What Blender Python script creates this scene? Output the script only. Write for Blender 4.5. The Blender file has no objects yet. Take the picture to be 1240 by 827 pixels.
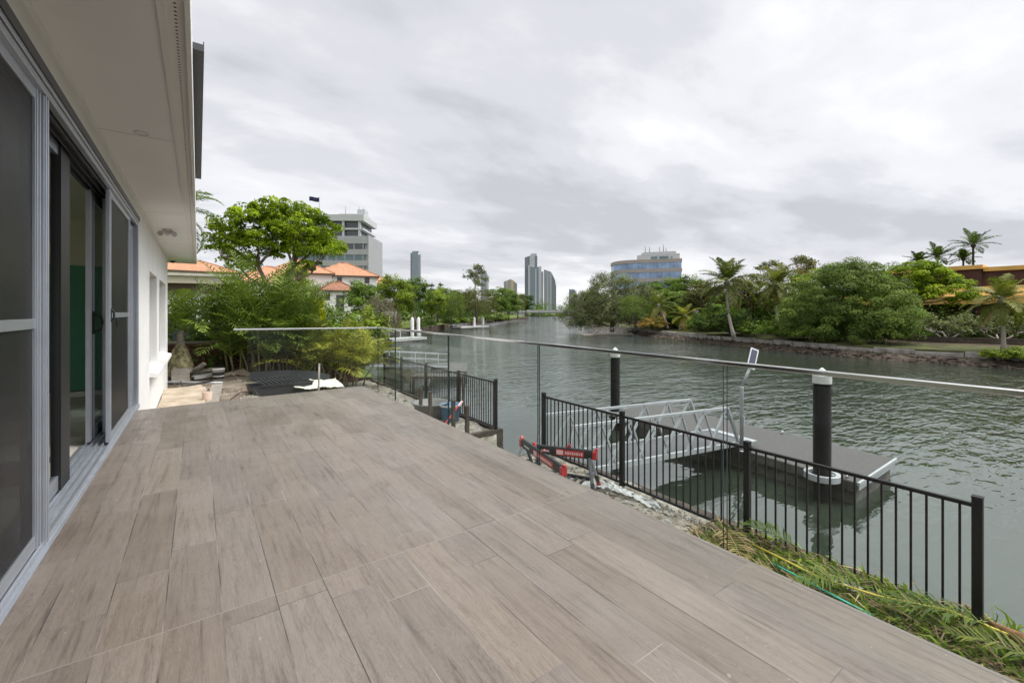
import bpy, bmesh, math, random
import numpy as np
from mathutils import Vector, Matrix

R = math.radians
sc = bpy.context.scene
C = sc.collection
random.seed(7)

# ------------------------------------------------------------------ camera
cam_data = bpy.data.cameras.new('camera')
cam_data.sensor_width = 36.0
cam_data.lens = 36.0 * 528 / 1240
cam_data.shift_y = -35.5 / 1240
cam_data.clip_start = 0.05
cam_data.clip_end = 20000
cam = bpy.data.objects.new('camera', cam_data)
cam.location = (0, 0, 1.25)
cam.rotation_euler = (R(90), 0, R(-35.75))
C.objects.link(cam)
sc.camera = cam

# ------------------------------------------------------------------ sky and sun (overcast)
SUN_EL, SUN_AZ = 55.0, 128.0            # azimuth clockwise from +Y
sc.view_settings.view_transform = 'Standard'
sc.view_settings.look = 'None'
sc.view_settings.exposure = 0.34
sc.view_settings.gamma = 1.0
sc.view_settings.use_curve_mapping = False
try:
    sc.cycles.max_bounces = 10
    sc.cycles.transparent_max_bounces = 24
    sc.cycles.use_denoising = True
    sc.cycles.caustics_reflective = False
    sc.cycles.caustics_refractive = False
except Exception:
    pass

world = bpy.data.worlds.new('World')
sc.world = world
world.use_nodes = True
wt = world.node_tree
wt.nodes.clear()


def N(t, typ, **kw):
    n = t.nodes.new(typ)
    for k, v in kw.items():
        if k in n.inputs:
            n.inputs[k].default_value = v
        else:
            setattr(n, k, v)
    return n


def math_node(t, op, a, b=None, clamp=False):
    n = t.nodes.new('ShaderNodeMath')
    n.operation = op
    n.use_clamp = clamp
    for i, v in enumerate((a, b)):
        if v is None:
            continue
        if isinstance(v, (int, float)):
            n.inputs[i].default_value = v
        else:
            t.links.new(v, n.inputs[i])
    return n.outputs[0]


def ramp(t, fac, stops, interp='LINEAR'):
    n = t.nodes.new('ShaderNodeValToRGB')
    n.color_ramp.interpolation = interp
    el = n.color_ramp.elements
    while len(el) < len(stops):
        el.new(0.5)
    for e, (p, c) in zip(el, stops):
        e.position = p
        e.color = (*c, 1) if len(c) == 3 else c
    t.links.new(fac, n.inputs[0])
    return n.outputs[0]


def mixc(t, fac, a, b, mode='MIX'):
    n = t.nodes.new('ShaderNodeMix')
    n.data_type = 'RGBA'
    n.blend_type = mode
    for sock, v in ((n.inputs[0], fac), (n.inputs[6], a), (n.inputs[7], b)):
        if isinstance(v, (int, float)):
            sock.default_value = v
        elif isinstance(v, tuple):
            sock.default_value = (*v, 1) if len(v) == 3 else v
        else:
            t.links.new(v, sock)
    return n.outputs[2]


sky = N(wt, 'ShaderNodeTexSky')
sky.sky_type = 'NISHITA'
sky.sun_disc = False
sky.sun_elevation = R(SUN_EL)
sky.sun_rotation = R(SUN_AZ)
tc = N(wt, 'ShaderNodeTexCoord')
sp = N(wt, 'ShaderNodeSeparateXYZ')
wt.links.new(tc.outputs['Generated'], sp.inputs[0])
zc = math_node(wt, 'ADD', math_node(wt, 'MAXIMUM', sp.outputs[2], 0.0), 0.16)
cx = math_node(wt, 'DIVIDE', sp.outputs[0], zc)
cy = math_node(wt, 'DIVIDE', sp.outputs[1], zc)
cb = N(wt, 'ShaderNodeCombineXYZ')
wt.links.new(cx, cb.inputs[0])
wt.links.new(cy, cb.inputs[1])
mp = N(wt, 'ShaderNodeMapping')
mp.inputs['Rotation'].default_value = (0, 0, R(35.75))
mp.inputs['Location'].default_value = (9.2, 3.3, 0)
mp.inputs['Scale'].default_value = (0.8, 1.25, 1)
wt.links.new(cb.outputs[0], mp.inputs[0])
n1 = N(wt, 'ShaderNodeTexNoise', Scale=0.62, Detail=9.0, Roughness=0.52, Distortion=0.35)
n2 = N(wt, 'ShaderNodeTexNoise', Scale=2.1, Detail=8.0, Roughness=0.55, Distortion=0.2)
wt.links.new(mp.outputs[0], n1.inputs['Vector'])
wt.links.new(mp.outputs[0], n2.inputs['Vector'])
cl = math_node(wt, 'ADD', math_node(wt, 'MULTIPLY', n1.outputs[0], 0.72), math_node(wt, 'MULTIPLY', n2.outputs[0], 0.28))
# a heavier bank of cloud low over the city, thinner cloud at the skyline
bank = N(wt, 'ShaderNodeValToRGB')
for e_, (p_, v_) in zip([bank.color_ramp.elements[0], bank.color_ramp.elements[1]] + [bank.color_ramp.elements.new(0.5) for _ in range(3)], ((0.0, 0.5), (0.11, 0.62), (0.25, 0.30), (0.40, 0.53), (0.7, 0.58))):
    e_.position = p_; e_.color = (v_, v_, v_, 1)
bank.color_ramp.interpolation = 'EASE'
wt.links.new(sp.outputs[2], bank.inputs[0])
cl = math_node(wt, 'ADD', cl, math_node(wt, 'MULTIPLY', math_node(wt, 'SUBTRACT', bank.outputs[0], 0.48), 0.24))
ccol = ramp(wt, cl, [(0.36, (5.0, 5.05, 5.45)), (0.45, (6.2, 6.25, 6.6)), (0.52, (7.4, 7.45, 7.7)), (0.61, (8.6, 8.62, 8.75))], 'EASE')
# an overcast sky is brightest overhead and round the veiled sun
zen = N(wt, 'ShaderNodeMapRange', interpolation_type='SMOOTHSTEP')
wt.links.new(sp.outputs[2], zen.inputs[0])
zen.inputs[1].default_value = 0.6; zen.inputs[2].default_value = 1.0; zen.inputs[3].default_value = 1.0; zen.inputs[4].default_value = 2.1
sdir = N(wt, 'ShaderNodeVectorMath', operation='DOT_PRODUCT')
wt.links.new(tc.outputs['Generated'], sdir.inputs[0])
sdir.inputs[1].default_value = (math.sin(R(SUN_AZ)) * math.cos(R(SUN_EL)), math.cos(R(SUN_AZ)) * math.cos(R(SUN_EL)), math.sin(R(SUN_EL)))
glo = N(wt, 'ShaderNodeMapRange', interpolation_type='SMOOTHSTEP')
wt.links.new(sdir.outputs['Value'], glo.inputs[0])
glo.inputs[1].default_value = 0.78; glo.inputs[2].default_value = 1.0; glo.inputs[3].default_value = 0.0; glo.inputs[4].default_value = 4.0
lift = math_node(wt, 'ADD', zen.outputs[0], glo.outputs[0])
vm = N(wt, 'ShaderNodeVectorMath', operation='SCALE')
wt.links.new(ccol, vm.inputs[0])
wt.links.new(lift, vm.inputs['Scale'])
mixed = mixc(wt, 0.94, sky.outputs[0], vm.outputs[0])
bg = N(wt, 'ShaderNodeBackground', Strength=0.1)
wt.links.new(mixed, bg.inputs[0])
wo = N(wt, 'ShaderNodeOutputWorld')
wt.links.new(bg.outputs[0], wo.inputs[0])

sun_data = bpy.data.lights.new('sun', 'SUN')
sun_data.energy = 1.5
sun_data.angle = R(14)
sun_data.color = (1.0, 0.96, 0.9)
sun = bpy.data.objects.new('sun', sun_data)
C.objects.link(sun)
d = Vector((math.sin(R(SUN_AZ)) * math.cos(R(SUN_EL)), math.cos(R(SUN_AZ)) * math.cos(R(SUN_EL)), math.sin(R(SUN_EL))))
sun.rotation_euler = d.to_track_quat('Z', 'Y').to_euler()
sun.location = (0, 0, 60)


# ------------------------------------------------------------------ helpers
def tag(o, label=None, cat=None, group=None, kind=None):
    if label: o['label'] = label
    if cat: o['category'] = cat
    if group: o['group'] = group
    if kind: o['kind'] = kind
    return o


def thing(name, label, cat, loc=(0, 0, 0), rz=0.0, group=None):
    o = bpy.data.objects.new(name, None)
    o.empty_display_size = 0.2
    o.location = loc
    o.rotation_euler = (0, 0, rz)
    C.objects.link(o)
    return tag(o, label, cat, group)


class MB:
    """collects faces; build() links them as one mesh object"""

    def __init__(self):
        self.v, self.f, self.m, self.s = [], [], [], []

    def add(self, vs, fs, mi=0, smooth=False):
        o = len(self.v)
        self.v += [tuple(p) for p in vs]
        for f in fs:
            self.f.append([o + i for i in f])
            self.m.append(mi)
            self.s.append(smooth)
        return self

    def box(self, x0, y0, z0, x1, y1, z1, mi=0, M=None):
        vs = [(x0, y0, z0), (x1, y0, z0), (x1, y1, z0), (x0, y1, z0), (x0, y0, z1), (x1, y0, z1), (x1, y1, z1), (x0, y1, z1)]
        if M is not None:
            vs = [M @ Vector(p) for p in vs]
        return self.add(vs, [(0, 3, 2, 1), (4, 5, 6, 7), (0, 1, 5, 4), (1, 2, 6, 5), (2, 3, 7, 6), (3, 0, 4, 7)], mi)

    def bar(self, a, b, w, h=None, mi=0, up=(0, 0, 1)):
        """rectangular bar from a to b"""
        h = h or w
        a, b = Vector(a), Vector(b)
        dd = (b - a).normalized()
        u = Vector(up)
        if abs(dd.dot(u)) > 0.98:
            u = Vector((1, 0, 0))
        s = dd.cross(u).normalized()
        u = s.cross(dd).normalized()
        vs = []
        for p in (a, b):
            for i, j in ((-1, -1), (1, -1), (1, 1), (-1, 1)):
                vs.append(p + s * (i * w / 2) + u * (j * h / 2))
        return self.add(vs, [(0, 1, 2, 3), (7, 6, 5, 4), (0, 4, 5, 1), (1, 5, 6, 2), (2, 6, 7, 3), (3, 7, 4, 0)], mi)

    def tube(self, pts, rad, n=8, mi=0, cap=True, smooth=True):
        pts = [Vector(p) for p in pts]
        if isinstance(rad, (int, float)):
            rad = [rad] * len(pts)
        vs, fs = [], []
        ref = Vector((0.13, 0.31, 1)).normalized()
        for i, p in enumerate(pts):
            dd = (pts[min(i + 1, len(pts) - 1)] - pts[max(i - 1, 0)])
            dd = dd.normalized() if dd.length > 1e-9 else Vector((0, 0, 1))
            u = ref - dd * ref.dot(dd)
            if u.length < 0.1:
                u = Vector((1, 0, 0)) - dd * dd.x
            u.normalize()
            w = dd.cross(u)
            for k in range(n):
                t = 2 * math.pi * k / n
                vs.append(p + (u * math.cos(t) + w * math.sin(t)) * rad[i])
        for i in range(len(pts) - 1):
            for k in range(n):
                k2 = (k + 1) % n
                fs.append((i * n + k, i * n + k2, (i + 1) * n + k2, (i + 1) * n + k))
        self.add(vs, fs, mi, smooth)
        if cap:
            o = len(self.v) - len(vs)
            self.f.append([o + k for k in reversed(range(n))]); self.m.append(mi); self.s.append(False)
            e = o + (len(pts) - 1) * n
            self.f.append([e + k for k in range(n)]); self.m.append(mi); self.s.append(False)
        return self

    def lathe(self, c, prof, n=20, mi=0, smooth=True, sx=1, sy=1):
        vs, fs = [], []
        for (r, z) in prof:
            for k in range(n):
                t = 2 * math.pi * k / n
                vs.append((c[0] + r * math.cos(t) * sx, c[1] + r * math.sin(t) * sy, c[2] + z))
        for i in range(len(prof) - 1):
            for k in range(n):
                k2 = (k + 1) % n
                fs.append((i * n + k, i * n + k2, (i + 1) * n + k2, (i + 1) * n + k))
        return self.add(vs, fs, mi, smooth)

    def prism(self, poly, z0, z1, mi=0, M=None):
        """poly: xy list (ccw), extruded z0..z1"""
        n = len(poly)
        vs = [(x, y, z0) for x, y in poly] + [(x, y, z1) for x, y in poly]
        if M is not None:
            vs = [M @ Vector(p) for p in vs]
        fs = [tuple(reversed(range(n))), tuple(range(n, 2 * n))] + [(i, (i + 1) % n, n + (i + 1) % n, n + i) for i in range(n)]
        return self.add(vs, fs, mi)

    def build(self, name, mats, parent=None, local=False, bevel=0.0):
        me = bpy.data.meshes.new(name)
        vs = self.v
        if parent is not None and not local:
            off = Vector((0, 0, 0))
            p = parent
            while p is not None:
                off += p.location
                p = p.parent
            vs = [(x - off.x, y - off.y, z - off.z) for x, y, z in vs]
        me.from_pydata([tuple(p) for p in vs], [], self.f)
        if not isinstance(mats, (list, tuple)):
            mats = [mats]
        for mt in mats:
            me.materials.append(mt)
        me.polygons.foreach_set('material_index', self.m)
        me.polygons.foreach_set('use_smooth', self.s)
        me.update()
        o = bpy.data.objects.new(name, me)
        C.objects.link(o)
        if parent is not None:
            o.parent = parent
        if bevel:
            b = o.modifiers.new('bevel', 'BEVEL')
            b.width = bevel
            b.segments = 2
            b.limit_method = 'ANGLE'
        return o


def copy_tree(o, parent=None):
    c = o.copy()
    C.objects.link(c)
    c.parent = parent
    for ch in list(o.children):
        copy_tree(ch, c)
    return c


# ------------------------------------------------------------------ materials
def mat(name, col, rough=0.6, metal=0.0, spec=0.5, var=0.0, vscale=3.0, bump=0.0, bscale=40.0, col2=None, stretch=None, vdetail=6.0):
    m = bpy.data.materials.new(name)
    m.use_nodes = True
    t = m.node_tree
    b = t.nodes['Principled BSDF']
    b.inputs['Base Color'].default_value = (*col, 1)
    b.inputs['Roughness'].default_value = rough
    b.inputs['Metallic'].default_value = metal
    b.inputs['Specular IOR Level'].default_value = spec if rough < 0.84 else min(spec, 0.12)
    if var or col2 or bump:
        tcn = N(t, 'ShaderNodeTexCoord')
        vec = tcn.outputs['Object']
        if stretch:
            mpn = N(t, 'ShaderNodeMapping')
            mpn.inputs['Scale'].default_value = stretch
            t.links.new(vec, mpn.inputs[0])
            vec = mpn.outputs[0]
        nz = N(t, 'ShaderNodeTexNoise', Scale=vscale, Detail=vdetail, Roughness=0.62)
        t.links.new(vec, nz.inputs['Vector'])
        c2 = col2 or tuple(max(0, c * (1 - var)) for c in col)
        c1 = col if col2 else tuple(min(1, c * (1 + var)) for c in col)
        cc = ramp(t, nz.outputs[0], [(0.36, c2), (0.64, c1)])
        t.links.new(cc, b.inputs['Base Color'])
        if bump:
            nb = N(t, 'ShaderNodeTexNoise', Scale=bscale, Detail=5.0, Roughness=0.6)
            t.links.new(vec, nb.inputs['Vector'])
            bp = N(t, 'ShaderNodeBump', Strength=bump, Distance=0.02)
            t.links.new(nb.outputs[0], bp.inputs['Height'])
            t.links.new(bp.outputs[0], b.inputs['Normal'])
    return m


def leaf_mat(name, dark, light, trans=0.28, rough=0.6, spec=0.12):
    """leaf colour varies per clump through the face attribute tone"""
    m = bpy.data.materials.new(name)
    m.use_nodes = True
    t = m.node_tree
    b = t.nodes['Principled BSDF']
    at = N(t, 'ShaderNodeAttribute')
    at.attribute_name = 'tone'
    cc = ramp(t, at.outputs['Fac'], [(0.0, dark), (1.0, light)])
    t.links.new(cc, b.inputs['Base Color'])
    b.inputs['Roughness'].default_value = rough
    b.inputs['Specular IOR Level'].default_value = spec
    tr = N(t, 'ShaderNodeBsdfTranslucent')
    t.links.new(mixc(t, 1.0, cc, (1.0, 1.15, 0.55), 'MULTIPLY'), tr.inputs[0])
    mx = N(t, 'ShaderNodeMixShader')
    mx.inputs[0].default_value = trans
    t.links.new(b.outputs[0], mx.inputs[1])
    t.links.new(tr.outputs[0], mx.inputs[2])
    t.links.new(mx.outputs[0], t.nodes['Material Output'].inputs[0])
    return m


def glass_mat(name, tint, rough=0.0, ior=1.45):
    m = bpy.data.materials.new(name)
    m.use_nodes = True
    t = m.node_tree
    t.nodes.remove(t.nodes['Principled BSDF'])
    tr = N(t, 'ShaderNodeBsdfTransparent')
    tr.inputs[0].default_value = (*tint, 1)
    gl = N(t, 'ShaderNodeBsdfGlossy', Roughness=rough)
    lw = N(t, 'ShaderNodeLayerWeight', Blend=0.5)          # Schlick, the same from both sides of the pane
    f0 = ((ior - 1) / (ior + 1)) ** 2
    fr = math_node(t, 'ADD', math_node(t, 'MULTIPLY', math_node(t, 'POWER', lw.outputs['Facing'], 5.0), 1 - f0), f0)
    fr = math_node(t, 'MULTIPLY', fr, 0.42)
    mx = N(t, 'ShaderNodeMixShader')
    t.links.new(fr, mx.inputs[0])
    t.links.new(tr.outputs[0], mx.inputs[1])
    t.links.new(gl.outputs[0], mx.inputs[2])
    t.links.new(mx.outputs[0], t.nodes['Material Output'].inputs[0])
    return m


def deck_material():
    m = bpy.data.materials.new('wood_look_tile')
    m.use_nodes = True
    t = m.node_tree
    b = t.nodes['Principled BSDF']
    L = t.links.new
    tcn = N(t, 'ShaderNodeTexCoord')
    s = N(t, 'ShaderNodeSeparateXYZ')
    L(tcn.outputs['Object'], s.inputs[0])
    W, LEN = 0.1953, 1.19
    u = math_node(t, 'DIVIDE', math_node(t, 'ADD', s.outputs[0], 0.1125), W)
    col = math_node(t, 'FLOOR', u)
    fu = math_node(t, 'FRACT', u)
    wn = N(t, 'ShaderNodeTexWhiteNoise', noise_dimensions='1D')
    L(math_node(t, 'ADD', col, 31.7), wn.inputs['W'])
    v = math_node(t, 'ADD', math_node(t, 'DIVIDE', s.outputs[1], LEN), wn.outputs['Value'])
    row = math_node(t, 'FLOOR', v)
    fv = math_node(t, 'FRACT', v)
    # per-tile random numbers
    cid = N(t, 'ShaderNodeCombineXYZ')
    L(col, cid.inputs[0]); L(row, cid.inputs[1])
    # the expansion joint starts new tiles
    past = math_node(t, 'GREATER_THAN', s.outputs[1], 2.18)
    L(past, cid.inputs[2])
    w3 = N(t, 'ShaderNodeTexWhiteNoise', noise_dimensions='3D')
    L(cid.outputs[0], w3.inputs['Vector'])
    sc3 = N(t, 'ShaderNodeSeparateXYZ')
    L(w3.outputs['Color'], sc3.inputs[0])
    # grain coordinates: offset per tile
    gx = math_node(t, 'ADD', s.outputs[0], math_node(t, 'MULTIPLY', sc3.outputs[0], 37.0))
    gy = math_node(t, 'ADD', s.outputs[1], math_node(t, 'MULTIPLY', sc3.outputs[1], 53.0))
    gv = N(t, 'ShaderNodeCombineXYZ')
    L(gx, gv.inputs[0]); L(gy, gv.inputs[1]); L(math_node(t, 'MULTIPLY', sc3.outputs[2], 9.0), gv.inputs[2])
    m1 = N(t, 'ShaderNodeMapping'); m1.inputs['Scale'].default_value = (9.0, 1.1, 1)
    L(gv.outputs[0], m1.inputs[0])
    g1 = N(t, 'ShaderNodeTexNoise', Scale=1.5, Detail=5.0, Roughness=0.6, Distortion=0.9)
    L(m1.outputs[0], g1.inputs['Vector'])
    rings = math_node(t, 'FRACT', math_node(t, 'MULTIPLY', g1.outputs[0], 19.0))
    rings = math_node(t, 'ABSOLUTE', math_node(t, 'SUBTRACT', rings, 0.5))
    m2 = N(t, 'ShaderNodeMapping'); m2.inputs['Scale'].default_value = (150.0, 5.0, 1)
    L(gv.outputs[0], m2.inputs[0])
    g2 = N(t, 'ShaderNodeTexNoise', Scale=1.0, Detail=4.0, Roughness=0.7)
    L(m2.outputs[0], g2.inputs['Vector'])
    m3 = N(t, 'ShaderNodeMapping'); m3.inputs['Scale'].default_value = (34.0, 2.2, 1)
    L(gv.outputs[0], m3.inputs[0])
    g3 = N(t, 'ShaderNodeTexNoise', Scale=1.0, Detail=6.0, Roughness=0.65, Distortion=0.5)
    L(m3.outputs[0], g3.inputs['Vector'])
    # base tone per tile, greyer or browner
    tone = mixc(t, sc3.outputs[0], (0.137, 0.11, 0.087), (0.214, 0.178, 0.147))
    tone = mixc(t, math_node(t, 'MULTIPLY', sc3.outputs[2], 0.6), tone, (0.176, 0.155, 0.138))
    veins = ramp(t, g3.outputs[0], [(0.31, (0.45, 0.43, 0.41)), (0.45, (0.9, 0.89, 0.88)), (0.55, (1, 1, 1)), (0.75, (1.12, 1.1, 1.08))])
    c = mixc(t, 0.85, tone, veins, 'MULTIPLY')
    ringc = ramp(t, rings, [(0.0, (0.74, 0.71, 0.68)), (0.22, (1, 1, 1)), (0.5, (1.07, 1.06, 1.05))])
    c = mixc(t, 0.8, c, ringc, 'MULTIPLY')
    fine = ramp(t, g2.outputs[0], [(0.3, (0.82, 0.8, 0.78)), (0.6, (1.08, 1.08, 1.08))])
    c = mixc(t, 0.55, c, fine, 'MULTIPLY')
    # worn and dusty patches across tiles
    gd = N(t, 'ShaderNodeTexNoise', Scale=1.3, Detail=6.0, Roughness=0.65)
    L(tcn.outputs['Object'], gd.inputs['Vector'])
    dust = ramp(t, gd.outputs[0], [(0.42, (0, 0, 0)), (0.72, (0.4, 0.4, 0.4))])
    c = mixc(t, dust, c, (0.235, 0.209, 0.183))
    # dried splashes
    gs = N(t, 'ShaderNodeTexNoise', Scale=34.0, Detail=2.0, Roughness=0.5)
    L(tcn.outputs['Object'], gs.inputs['Vector'])
    spl = ramp(t, gs.outputs[0], [(0.735, (0, 0, 0)), (0.76, (0.35, 0.35, 0.35))])
    c = mixc(t, spl, c, (0.45, 0.42, 0.39))
    # grout
    eu = math_node(t, 'MULTIPLY', math_node(t, 'MINIMUM', fu, math_node(t, 'SUBTRACT', 1.0, fu)), W)
    ev = math_node(t, 'MULTIPLY', math_node(t, 'MINIMUM', fv, math_node(t, 'SUBTRACT', 1.0, fv)), LEN)
    ex = math_node(t, 'ABSOLUTE', math_node(t, 'SUBTRACT', s.outputs[1], 2.18))
    e = math_node(t, 'MINIMUM', math_node(t, 'MINIMUM', eu, ev), ex)
    g = math_node(t, 'LESS_THAN', e, 0.0019)
    gn = N(t, 'ShaderNodeTexNoise', Scale=1.7, Detail=3.0)
    L(tcn.outputs['Object'], gn.inputs['Vector'])
    gcol = ramp(t, gn.outputs[0], [(0.46, (0.045, 0.038, 0.032)), (0.63, (0.27, 0.245, 0.22))])
    jex = math_node(t, 'LESS_THAN', ex, 0.0016)
    gcol = mixc(t, jex, gcol, (0.27, 0.245, 0.22))
    c = mixc(t, g, c, gcol)
    L(c, b.inputs['Base Color'])
    rr = N(t, 'ShaderNodeMapRange')
    L(g3.outputs[0], rr.inputs[0])
    rr.inputs[3].default_value = 0.44; rr.inputs[4].default_value = 0.30
    # patchy sheen: dusty, wiped and walked-on areas
    gp = N(t, 'ShaderNodeTexNoise', Scale=2.6, Detail=7.0, Roughness=0.68, Distortion=0.6)
    L(tcn.outputs['Object'], gp.inputs['Vector'])
    pr = N(t, 'ShaderNodeMapRange')
    L(gp.outputs[0], pr.inputs[0])
    pr.inputs[1].default_value = 0.36; pr.inputs[2].default_value = 0.66; pr.inputs[3].default_value = -0.08; pr.inputs[4].default_value = 0.12
    L(math_node(t, 'ADD', rr.outputs[0], pr.outputs[0]), b.inputs['Roughness'])
    b.inputs['Specular IOR Level'].default_value = 0.5
    hgt = math_node(t, 'ADD', math_node(t, 'MULTIPLY', g3.outputs[0], 0.35), math_node(t, 'MULTIPLY', g2.outputs[0], 0.25))
    hgt = math_node(t, 'SUBTRACT', hgt, math_node(t, 'MULTIPLY', g, 0.6))
    bp = N(t, 'ShaderNodeBump', Strength=0.25, Distance=0.004)
    L(hgt, bp.inputs['Height'])
    L(bp.outputs[0], b.inputs['Normal'])
    return m


def water_material():
    m = bpy.data.materials.new('river_water')
    m.use_nodes = True
    t = m.node_tree
    b = t.nodes['Principled BSDF']
    L = t.links.new
    b.inputs['Roughness'].default_value = 0.03
    b.inputs['IOR'].default_value = 2.4
    b.inputs['Specular IOR Level'].default_value = 0.6
    tcn = N(t, 'ShaderNodeTexCoord')
    nc = N(t, 'ShaderNodeTexNoise', Scale=0.05, Detail=3.0)
    L(tcn.outputs['Object'], nc.inputs['Vector'])
    L(ramp(t, nc.outputs[0], [(0.35, (0.026, 0.034, 0.021)), (0.65, (0.037, 0.049, 0.039))]), b.inputs['Base Color'])

    def waves(scale, rot, stretch, detail, dist):
        mpn = N(t, 'ShaderNodeMapping')
        mpn.inputs['Rotation'].default_value = (0, 0, R(rot))
        mpn.inputs['Scale'].default_value = (stretch, 1, 1)
        L(tcn.outputs['Object'], mpn.inputs[0])
        nz = N(t, 'ShaderNodeTexNoise', Scale=scale, Detail=detail, Roughness=0.5, Distortion=dist)
        L(mpn.outputs[0], nz.inputs['Vector'])
        return nz.outputs[0]
    a = waves(1.5, 30, 0.4, 2.0, 0.4)
    c = waves(4.6, 44, 0.42, 2.0, 0.5)
    e = waves(0.28, 35, 0.6, 2.0, 0.2)
    # calmer and rougher patches
    pn = N(t, 'ShaderNodeTexNoise', Scale=0.055, Detail=4.0, Roughness=0.6, Distortion=0.8)
    L(tcn.outputs['Object'], pn.inputs['Vector'])
    patch = N(t, 'ShaderNodeMapRange')
    L(pn.outputs[0], patch.inputs[0])
    patch.inputs[1].default_value = 0.38; patch.inputs[2].default_value = 0.58
    patch.inputs[3].default_value = 0.4; patch.inputs[4].default_value = 1.0
    # the water against our bank lies calmer than mid river
    sx = N(t, 'ShaderNodeSeparateXYZ')
    L(tcn.outputs['Object'], sx.inputs[0])
    calm = N(t, 'ShaderNodeMapRange')
    L(sx.outputs[0], calm.inputs[0])
    calm.inputs[1].default_value = 7.5; calm.inputs[2].default_value = 15.0
    calm.inputs[3].default_value = 0.12; calm.inputs[4].default_value = 1.0
    wr = N(t, 'ShaderNodeMapRange')          # wind-ruffled mid river
    L(sx.outputs[0], wr.inputs[0])
    wr.inputs[1].default_value = 8.0; wr.inputs[2].default_value = 30.0; wr.inputs[3].default_value = 0.02; wr.inputs[4].default_value = 0.06
    L(wr.outputs[0], b.inputs['Roughness'])
    hgt = math_node(t, 'ADD', math_node(t, 'MULTIPLY', a, 1.0), math_node(t, 'MULTIPLY', c, 0.5))
    hgt = math_node(t, 'ADD', hgt, math_node(t, 'MULTIPLY', e, 0.8))
    bp = N(t, 'ShaderNodeBump', Distance=0.21)
    L(math_node(t, 'MULTIPLY', math_node(t, 'MULTIPLY', patch.outputs[0], calm.outputs[0]), 0.85), bp.inputs['Strength'])
    L(hgt, bp.inputs['Height'])
    L(bp.outputs[0], b.inputs['Normal'])
    return m


M = {}
M['deck'] = deck_material()
M['water'] = water_material()
M['render_white'] = mat('white_render', (0.82, 0.815, 0.79), 0.8, var=0.03, vscale=1.5, bump=0.15, bscale=120)
M['soffit'] = mat('soffit_board', (0.84, 0.845, 0.84), 0.7, var=0.02, vscale=0.8)
M['fascia'] = mat('fascia_paint', (0.8, 0.79, 0.77), 0.55)
M['alu'] = mat('anodised_aluminium', (0.50, 0.53, 0.58), 0.36, 0.75, var=0.05, vscale=5)
M['alu_dark'] = mat('dark_track', (0.09, 0.093, 0.1), 0.45, 0.4)
M['black'] = mat('black_plastic', (0.012, 0.012, 0.013), 0.45)
M['gutter'] = mat('charcoal_steel', (0.05, 0.055, 0.06), 0.45)
M['fence_black'] = mat('black_powder_coat', (0.007, 0.007, 0.008), 0.42, 0.0, 0.25)
M['white_alu'] = mat('mill_aluminium', (0.46, 0.475, 0.49), 0.42, 0.35, var=0.1, vscale=6)
M['steel'] = mat('polished_steel', (0.62, 0.62, 0.61), 0.13, 1.0)
M['glass'] = glass_mat('balustrade_glass', (0.945, 0.975, 0.962))
M['glass_edge'] = mat('glass_edge', (0.012, 0.03, 0.026), 0.15)
M['door_glass'] = glass_mat('door_glass', (0.80, 0.83, 0.82), ior=1.6)
M['win_glass'] = mat('window_glass', (0.03, 0.035, 0.04), 0.06, 0, 0.9)
M['concrete'] = mat('concrete', (0.42, 0.41, 0.385), 0.85, var=0.18, vscale=1.2, bump=0.3, bscale=60)
M['soil'] = mat('sandy_soil', (0.30, 0.255, 0.20), 0.95, col2=(0.13, 0.10, 0.075), vscale=1.6, bump=0.8, bscale=22, vdetail=9)
M['sand'] = mat('grey_sand', (0.36, 0.33, 0.285), 0.95, col2=(0.15, 0.13, 0.10), vscale=5.5, bump=0.9, bscale=30, vdetail=9)
M['brick'] = None
M['bark'] = mat('bark_grey', (0.17, 0.14, 0.115), 0.9, var=0.35, vscale=6, bump=0.7, bscale=16)
M['bark_pale'] = mat('bark_pale', (0.30, 0.27, 0.235), 0.9, var=0.3, vscale=5, bump=0.5, bscale=16)
M['bark_dark'] = mat('bark_dark', (0.07, 0.055, 0.045), 0.9, var=0.3, vscale=5, bump=0.5, bscale=16)
M['timber'] = mat('weathered_timber', (0.075, 0.058, 0.047), 0.85, var=0.3, vscale=8, bump=0.5, bscale=30)
M['plaster'] = mat('plasterboard', (0.68, 0.65, 0.57), 0.9)
M['greenboard'] = mat('green_wallboard', (0.10, 0.30, 0.21), 0.8, var=0.06, vscale=1)
M['int_floor'] = mat('concrete_floor', (0.50, 0.475, 0.43), 0.6, var=0.1, vscale=2)
M['rubber'] = mat('rubber', (0.025, 0.025, 0.027), 0.8)
M['roof_tile'] = mat('terracotta_tile', (0.47, 0.235, 0.125), 0.8, col2=(0.33, 0.155, 0.085), vscale=2.5, bump=0.5, bscale=12)
M['white_wall'] = mat('white_wall', (0.74, 0.73, 0.71), 0.8, var=0.04, vscale=0.6)
M['cream'] = mat('cream_fascia', (0.56, 0.50, 0.41), 0.7)
M['dark_brown'] = mat('dark_brown', (0.09, 0.06, 0.04), 0.8)
M['grass'] = mat('lawn', (0.14, 0.18, 0.045), 0.9, col2=(0.075, 0.095, 0.03), vscale=0.9, bump=0.6, bscale=14, vdetail=9)
M['bank_grass'] = mat('bank_grass', (0.10, 0.115, 0.04), 0.95, col2=(0.055, 0.052, 0.03), vscale=0.8, bump=0.6, bscale=10, vdetail=9)
M['mulch'] = mat('leaf_mulch', (0.11, 0.085, 0.058), 0.95, col2=(0.055, 0.04, 0.03), vscale=1.0, bump=0.8, bscale=8, vdetail=9)
M['rock'] = mat('shore_rock', (0.115, 0.092, 0.072), 0.9, col2=(0.04, 0.031, 0.024), vscale=2.5, bump=0.8, bscale=9, vdetail=8)
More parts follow.
